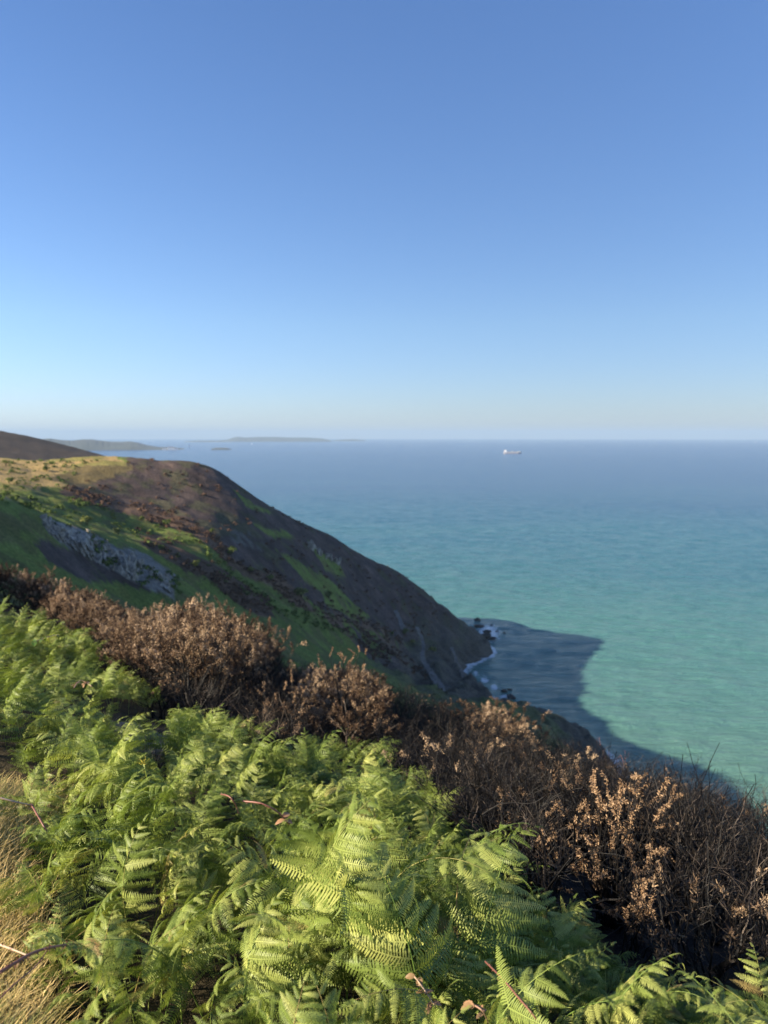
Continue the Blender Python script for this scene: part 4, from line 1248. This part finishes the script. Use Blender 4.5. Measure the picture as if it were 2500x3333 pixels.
# ------------------------------------------------------------------ grass at the left edge
grs = np.random.RandomState(12)
gb = MB(); gv = []; gt = []
def add_grass(n, region, hmin, hmax, wid, tmin, tmax, store):
    V = []; T = []
    got = 0
    while got < n:
        m = 4000
        x, y = region(m)
        z = terrain_h(x, y)
        P = np.stack([x, y, z], -1); px, py, dep = project(P)
        gx = np.interp(py, [g[0] for g in GRASS_EDGE], [g[1] for g in GRASS_EDGE])
        ok = (dep > 0.4) & (px > -400) & (px < gx + 60 + grs.normal(size=m) * 60) & (py > 2330)
        P = P[ok]; k = len(P)
        if k == 0: break
        a = grs.uniform(0, 6.28, k); lean = grs.uniform(0.1, 0.9, k); h = grs.uniform(hmin, hmax, k)
        D = np.stack([np.cos(a) * lean, np.sin(a) * lean, np.ones(k)], -1); D /= np.linalg.norm(D, axis=1, keepdims=True)
        W = np.stack([-np.sin(a), np.cos(a), 0 * a], -1) * wid * grs.uniform(0.6, 1.3, k)[:, None]
        b = P; m1 = P + D * h[:, None] * 0.5; D2 = D + np.stack([np.cos(a), np.sin(a), 0 * a - 0.6], -1) * 0.6; tp = m1 + D2 * h[:, None] * 0.45
        V.append(np.stack([b - W, b + W, m1 + W * 0.8, m1 - W * 0.8, tp], 1).reshape(-1, 3))
        patch = vnoise(P[:, 0], P[:, 1], 0, 0.5)
        T.append(np.repeat(np.clip(tmin + (tmax - tmin) * (0.55 * grs.rand(k) + 0.6 * patch - 0.1), 0, 1), 5)); got += k
    V = np.vstack(V); T = np.concatenate(T); n5 = len(V) // 5
    F = []
    for i in range(n5): F += [(5 * i, 5 * i + 1, 5 * i + 2, 5 * i + 3), (5 * i + 3, 5 * i + 2, 5 * i + 4)]
    store.add(V, F, T)
def reg_left(m):
    r = np.sqrt(grs.uniform(1.1 ** 2, 6.0 ** 2, m)); a = np.radians(grs.uniform(-40, -14, m)); return r * np.sin(a), r * np.cos(a)
add_grass(26000, reg_left, 0.06, 0.22, 0.0022, 0.15, 1.1, gb)
o = obj('dry_grass', gb.mesh('dry_grass', M['grass'])); tag(o, 'straw coloured and green grass at the left edge', 'grass', kind='stuff')

# small clearing with a grey stone and withered grass inside the bracken
cq = ground_hit(455, 2440)
o = obj('clearing_stone', rock_mesh(61, M['rock'], 3, 0.4, (1, 0.8, 0.5))); o.location = cq + np.array([0.1, 0.1, -0.02]); o.scale = (0.42, 0.36, 0.3); tag(o, 'grey stone lying in the small clearing among the bracken', 'stone')
o = obj('clearing_stone', rock_mesh(62, M['rock'], 3, 0.4, (1, 0.8, 0.5))); q2 = ground_hit(400, 2380); o.location = q2; o.scale = (0.26, 0.22, 0.18); tag(o, 'smaller grey stone at the back of the bracken clearing', 'stone')
db = MB(); Vs = []; Ts = []
for i in range(1500):
    a = grs.uniform(0, 6.28); r = math.sqrt(grs.rand()) * 0.75
    x, y = cq[0] + math.cos(a) * r, cq[1] + math.sin(a) * r; Vs.append((x, y))
zz = terrain_h(np.array([v[0] for v in Vs]), np.array([v[1] for v in Vs]))
for (x, y), z in zip(Vs, zz):
    a = grs.uniform(0, 6.28); h = grs.uniform(0.08, 0.28); w = 0.0018; l = grs.uniform(0.1, 0.9)
    d = np.array([math.cos(a) * l, math.sin(a) * l, 1]); s_ = np.array([-math.sin(a), math.cos(a), 0]) * w; p = np.array([x, y, z])
    db.add([p - s_, p + s_, p + d * h * 0.6 + s_, p + d * h * 0.6 - s_, p + d * h * 0.9 + np.array([math.cos(a), math.sin(a), -0.3]) * h * 0.3], [(0, 1, 2, 3), (3, 2, 4)], float(grs.rand()))
o = obj('withered_grass', db.mesh('withered_grass', M['deadgrass'])); tag(o, 'withered grey grass in the bracken clearing', 'grass', kind='stuff')

# ------------------------------------------------------------------ brambles and single plants
def at_height(px, py, h, rmax=30):
    """point on the ray standing h above the ground"""
    d = ray(px, py); hl = math.hypot(d[0], d[1]); rr = np.linspace(0.4, rmax, 900)
    P = EYE[None] + d[None] * (rr / hl)[:, None]; t = terrain_h(P[:, 0], P[:, 1]) + h
    b = np.nonzero(P[:, 2] < t)[0]
    if len(b): return P[b[0]].copy()
    rc = float(crest_range(math.degrees(math.atan2(d[0], d[1])))) + 0.5
    q = EYE + d * (rc / hl); q[2] = float(terrain_h(q[0], q[1])) + h; return q
def smooth(pts, n=6):
    pts = np.array(pts); out = []
    m = len(pts)
    for i in range(m - 1):
        p0 = pts[max(i - 1, 0)]; p1 = pts[i]; p2 = pts[i + 1]; p3 = pts[min(i + 2, m - 1)]
        for k in range(n):
            t = k / n; out.append(0.5 * ((2 * p1) + (p2 - p0) * t + (2 * p0 - 5 * p1 + 4 * p2 - p3) * t * t + (3 * p1 - p0 - 3 * p2 + p3) * t ** 3))
    out.append(pts[-1]); return np.array(out)
def leaf_mesh(L, W, mat, seed, tint):
    rs = np.random.RandomState(seed); V = []; F = []; n = 9
    for i in range(n):
        u = i / (n - 1); w = W * math.sin(math.pi * min(1, u * 0.93 + 0.05)) ** 0.75 * (1 + (0.12 if i % 2 else -0.05)); z = -0.5 * L * u * u * 0.7
        V += [(L * u, -w / 2, z + 0.12 * w), (L * u, 0, z), (L * u, w / 2, z + 0.12 * w)]
    for i in range(n - 1):
        a = 3 * i; F += [(a, a + 3, a + 4, a + 1), (a + 1, a + 4, a + 5, a + 2)]
    b = MB(); b.add(V, F, tint); return b.mesh('leaf', mat)
LEAF_BROWN = [leaf_mesh(0.055, 0.036, M['bramble_leaf'], i, t) for i, t in enumerate((0.45, 0.7, 0.95))]
LEAF_GREEN = [leaf_mesh(0.05, 0.032, M['greenbroad'], i, t) for i, t in enumerate((0.2, 0.5, 0.9))]
def bramble(ctrlp, rad, label, tints, leaves=(), lm=None, thorns=True, seed=0):
    rs = np.random.RandomState(seed)
    P = smooth([at_height(a, b, h) for a, b, h in ctrlp]); base = P[0].copy()
    e = empty('bramble_stem', base)
    b = MB(); n = len(P); b.tube(P - base, np.linspace(rad, rad * 0.55, n), 6, np.repeat(np.linspace(tints[0], tints[1], n), 6)); obj('cane', b.mesh('bramble_cane', M['bramble'], True), e)
    if thorns:
        t = MB()
        for k in range(int(n * 1.5)):
            i = rs.randint(1, n - 1); d = rs.normal(size=3); tg = P[i + 1] - P[i - 1]; tg /= np.linalg.norm(tg); d -= tg * (d @ tg); d /= np.linalg.norm(d)
            q = P[i] - base + d * rad * 0.7; t.tube([q, q + d * rad * 1.8 - tg * rad], [rad * 0.4, rad * 0.05], 3, 0.3)
        obj('thorns', t.mesh('bramble_thorns', M['bramble']), e)
    for (u, sc) in leaves:
        i = int(u * (n - 1))
        for k in range(3):
            o = obj('leaf', (lm or LEAF_BROWN)[rs.randint(3)], e); o.location = P[i] - base + rs.normal(size=3) * 0.006
            o.rotation_euler = (rs.uniform(-0.5, 0.5), rs.uniform(-0.3, 0.5), rs.uniform(0, 6.28)); o.scale = (sc, sc, sc)
    tag(e, label, 'bramble')
bramble([(-30, 2590, 0.42), (60, 2612, 0.42), (102, 2620, 0.40)], 0.0055, 'pale bleached stem lying across the dry grass at the left edge', (1.0, 0.8))
bramble([(102, 2618, 0.40), (140, 2685, 0.36), (165, 2730, 0.30), (182, 2775, 0.2)], 0.0055, 'dark reddish cane running down from the pale stem beside the dry grass', (0.3, 0.1))
bramble([(-40, 3190, 0.35), (40, 3140, 0.38), (100, 3105, 0.40), (160, 3085, 0.40), (240, 3072, 0.38)], 0.0065, 'thick brown bramble cane at the bottom left corner', (0.35, 0.55), seed=1)
bramble([(-40, 3060, 0.36), (40, 3090, 0.38), (95, 3112, 0.39)], 0.0042, 'pale thin side stem meeting the thick cane at bottom left', (0.9, 0.8), seed=2)
bramble([(-30, 3280, 0.33), (40, 3210, 0.36), (120, 3140, 0.38), (155, 3090, 0.4)], 0.003, 'thin brown twig below the thick cane at bottom left', (0.5, 0.3), seed=3)
bramble([(720, 2585, 0.62), (745, 2592, 0.64), (765, 2615, 0.60), (778, 2650, 0.48)], 0.005, 'short reddish bramble arch left of the long red cane', (0.4, 0.4), seed=4)
bramble([(790, 2608, 0.62), (850, 2615, 0.64), (900, 2640, 0.60), (935, 2675, 0.52), (962, 2705, 0.42)], 0.0055, 'long red bramble cane arching through the middle of the bracken', (0.45, 0.3), ((0.7, 1.0),), seed=5)
bramble([(1580, 3130, 0.58), (1640, 3190, 0.60), (1690, 3250, 0.60), (1740, 3310, 0.58), (1780, 3380, 0.5)], 0.0034, 'red bramble cane at the bottom edge right of centre', (0.2, 0.45), seed=6)
bramble([(1350, 3180, 0.50), (1380, 3220, 0.50), (1420, 3280, 0.45)], 0.003, 'bramble shoot with brown leaves at the bottom centre', (0.8, 0.8), ((0.1, 0.6), (0.5, 0.7), (0.9, 0.5)), thorns=False, seed=7)
bramble([(1540, 3270, 0.50), (1570, 3290, 0.50), (1590, 3330, 0.45)], 0.003, 'bramble tip with a large bronze leaf at the bottom edge', (0.6, 0.7), ((0.2, 0.75), (0.6, 0.5)), thorns=False, seed=8)
bramble([(190, 2065, 0.55), (150, 2075, 0.58), (110, 2090, 0.55)], 0.006, 'bramble with yellowish leaves at the back of the left bracken', (0.7, 0.6), ((0.2, 2.4), (0.6, 2.2), (0.95, 2.4)), LEAF_GREEN, seed=9)
bramble([(240, 2240, 0.45), (262, 2215, 0.5), (300, 2235, 0.48)], 0.006, 'rusty dead bracken stem in the left bank', (0.6, 0.8), ((0.3, 1.2), (0.8, 1.2)), seed=10)

def stalk_plant(px, py_top, py_base, label, bloom, seed, thick=0.006, name='ragwort'):
    rs = np.random.RandomState(seed)
    q = at_height(px, py_base, 0.02); dep = project(q)[2]
    top = EYE + ray(px, py_top) * (dep / float((ray(px, py_top) * np.array([0, cp, -sp])).sum()))
    hgt = max(top[2] - q[2], 0.2)
    e = empty(name, q); b = MB(); n = 8
    P = np.array([[0.02 * math.sin(i * 0.9 + seed), 0.01 * math.cos(i), hgt * i / (n - 1) - 0.02] for i in range(n)]); b.tube(P, np.linspace(thick, thick * 0.6, n), 6); obj('stem', b.mesh('plant_stem', M['ragstem'], True), e)
    for k in range(6):
        o = obj('leaf', LEAF_GREEN[rs.randint(3)], e); o.location = P[1 + k % 6]; o.rotation_euler = (0, rs.uniform(-0.3, 0.2), rs.uniform(0, 6.28)); o.scale = (1.3, 0.7, 1.3)
    if bloom:
        hd = MB()
        for k in range(16):
            a = rs.uniform(0, 6.28); r = rs.uniform(0.01, 0.05); c = P[-1] + np.array([math.cos(a) * r, math.sin(a) * r, rs.uniform(0.0, 0.035)])
            hd.tube([P[-1], c], [0.0015, 0.001], 3)
            for j in range(7):
                t = 6.28 * j / 7; hd.add([c, c + np.array([math.cos(t), math.sin(t), 0.3]) * 0.005, c + np.array([math.cos(t + 0.7), math.sin(t + 0.7), 0.3]) * 0.005, c + np.array([0, 0, 0.005])], [(0, 1, 2), (1, 3, 2)])
        obj('flower_head', hd.mesh('flower_head', M['yellow']), e)
    tag(e, label, 'plant')
stalk_plant(475, 2465, 2760, 'tall green ragwort with a yellow budding head in front of the clearing', True, 3, 0.007)
stalk_plant(365, 2965, 3215, 'bare yellow green stalk standing in the front of the left bracken', False, 5, 0.006, 'yellow_stalk')
stalk_plant(160, 2610, 2700, 'short yellow green stalk beside the dry grass', False, 6, 0.005, 'yellow_stalk')

# twigs standing against the sea
def sky_twigs(px, py_base, hpx, label, seed, mat, nst, name='bare_shrub', head=False):
    rs = np.random.RandomState(seed)
    q = at_height(px, py_base, 0.05); dep = float(project(q)[2]); h = hpx * dep / FPX
    e = empty(name, q); out = []; tips = []
    for k in range(nst):
        a = rs.uniform(0, 6.28); tl = rs.uniform(0.05, 0.5)
        grow(rs, np.array([rs.normal() * 0.1, rs.normal() * 0.1, -0.3]), np.array([math.cos(a) * tl, math.sin(a) * tl, 1.0]), 0.42, 0.012, 0, out, tips, 0.3, 0.1, (2, 3), 2)
    zt = max(p[:, 2].max() for p, _, _ in out); sc = h / zt
    b = MB()
    for p, r, d in out: b.tube(p * sc, np.maximum(r * sc * 0.6, 0.003), 3, 0.4)
    obj('stems', b.mesh('twig_stems', mat), e)
    if head:
        f = MB()
        for (p, d) in tips[:3]:
            for k in range(240):
                c = p[-1] * sc + rs.normal(size=3) * np.array([0.035, 0.035, 0.06]); D = rs.normal(size=3) * 0.02; W = rs.normal(size=3) * 0.004
                f.add([c - W, c + W, c + D], [(0, 1, 2)], float(rs.rand()))
        obj('seed_head', f.mesh('seed_head', M['seed']), e)
    tag(e, label, 'shrub')
sky_twigs(1985, 2440, 170, 'reddish bare twigs against the shaded sea above the skyline', 1, M['redtwig'], 4)
sky_twigs(2050, 2460, 130, 'thin reddish twigs right of the tallest ones on the skyline', 2, M['redtwig'], 3)
sky_twigs(2245, 2520, 90, 'stem with a pale fluffy seed head on the right skyline', 3, M['char'], 1, 'seeded_stem', True)
sky_twigs(2340, 2545, 100, 'dark twigs right of the seed head on the skyline', 4, M['char'], 2)
sky_twigs(2420, 2570, 100, 'outermost dark twigs at the right end of the skyline', 5, M['char'], 2)

# tall bare canes among the charred gorse
for i, (px, py, hh_, lab) in enumerate([(1290, 2400, 170, 'pale bare stems standing above the middle of the burnt slope'), (1160, 2430, 150, 'grey bare stems beside the pale brown leafy clump'), (2150, 2880, 480, 'tall black forked stems at the right of the burnt slope'),
                                        (2330, 2960, 470, 'tall black forked stems nearest the right edge'), (2250, 2780, 330, 'dark forked stems behind the tall black ones at right')]):
    sky_twigs(px, py, hh_, lab, 30 + i, M['char'], 5, 'charred_shrub')
# pale stones on the burnt ground
for i, (px, py, s, lab) in enumerate([(1225, 2400, 0.10, 'pale stone on the burnt ground above the centre fern tips'), (1440, 2430, 0.12, 'pale stone on burnt ground right of the centre ferns'), (1330, 2375, 0.09, 'small pale stone among the stems in the middle'),
                                     (2360, 2780, 0.12, 'pale stone between the black stems near the right edge'), (2480, 2830, 0.08, 'pale stone at the right edge under the black stems')]):
    q = ground_hit(px, py)
    o = obj('pale_stone', ROCKS[i % 7]); o.location = q; o.scale = (s, s, s * 0.6); o.rotation_euler = (0.3, 0.2, i); tag(o, lab, 'stone')
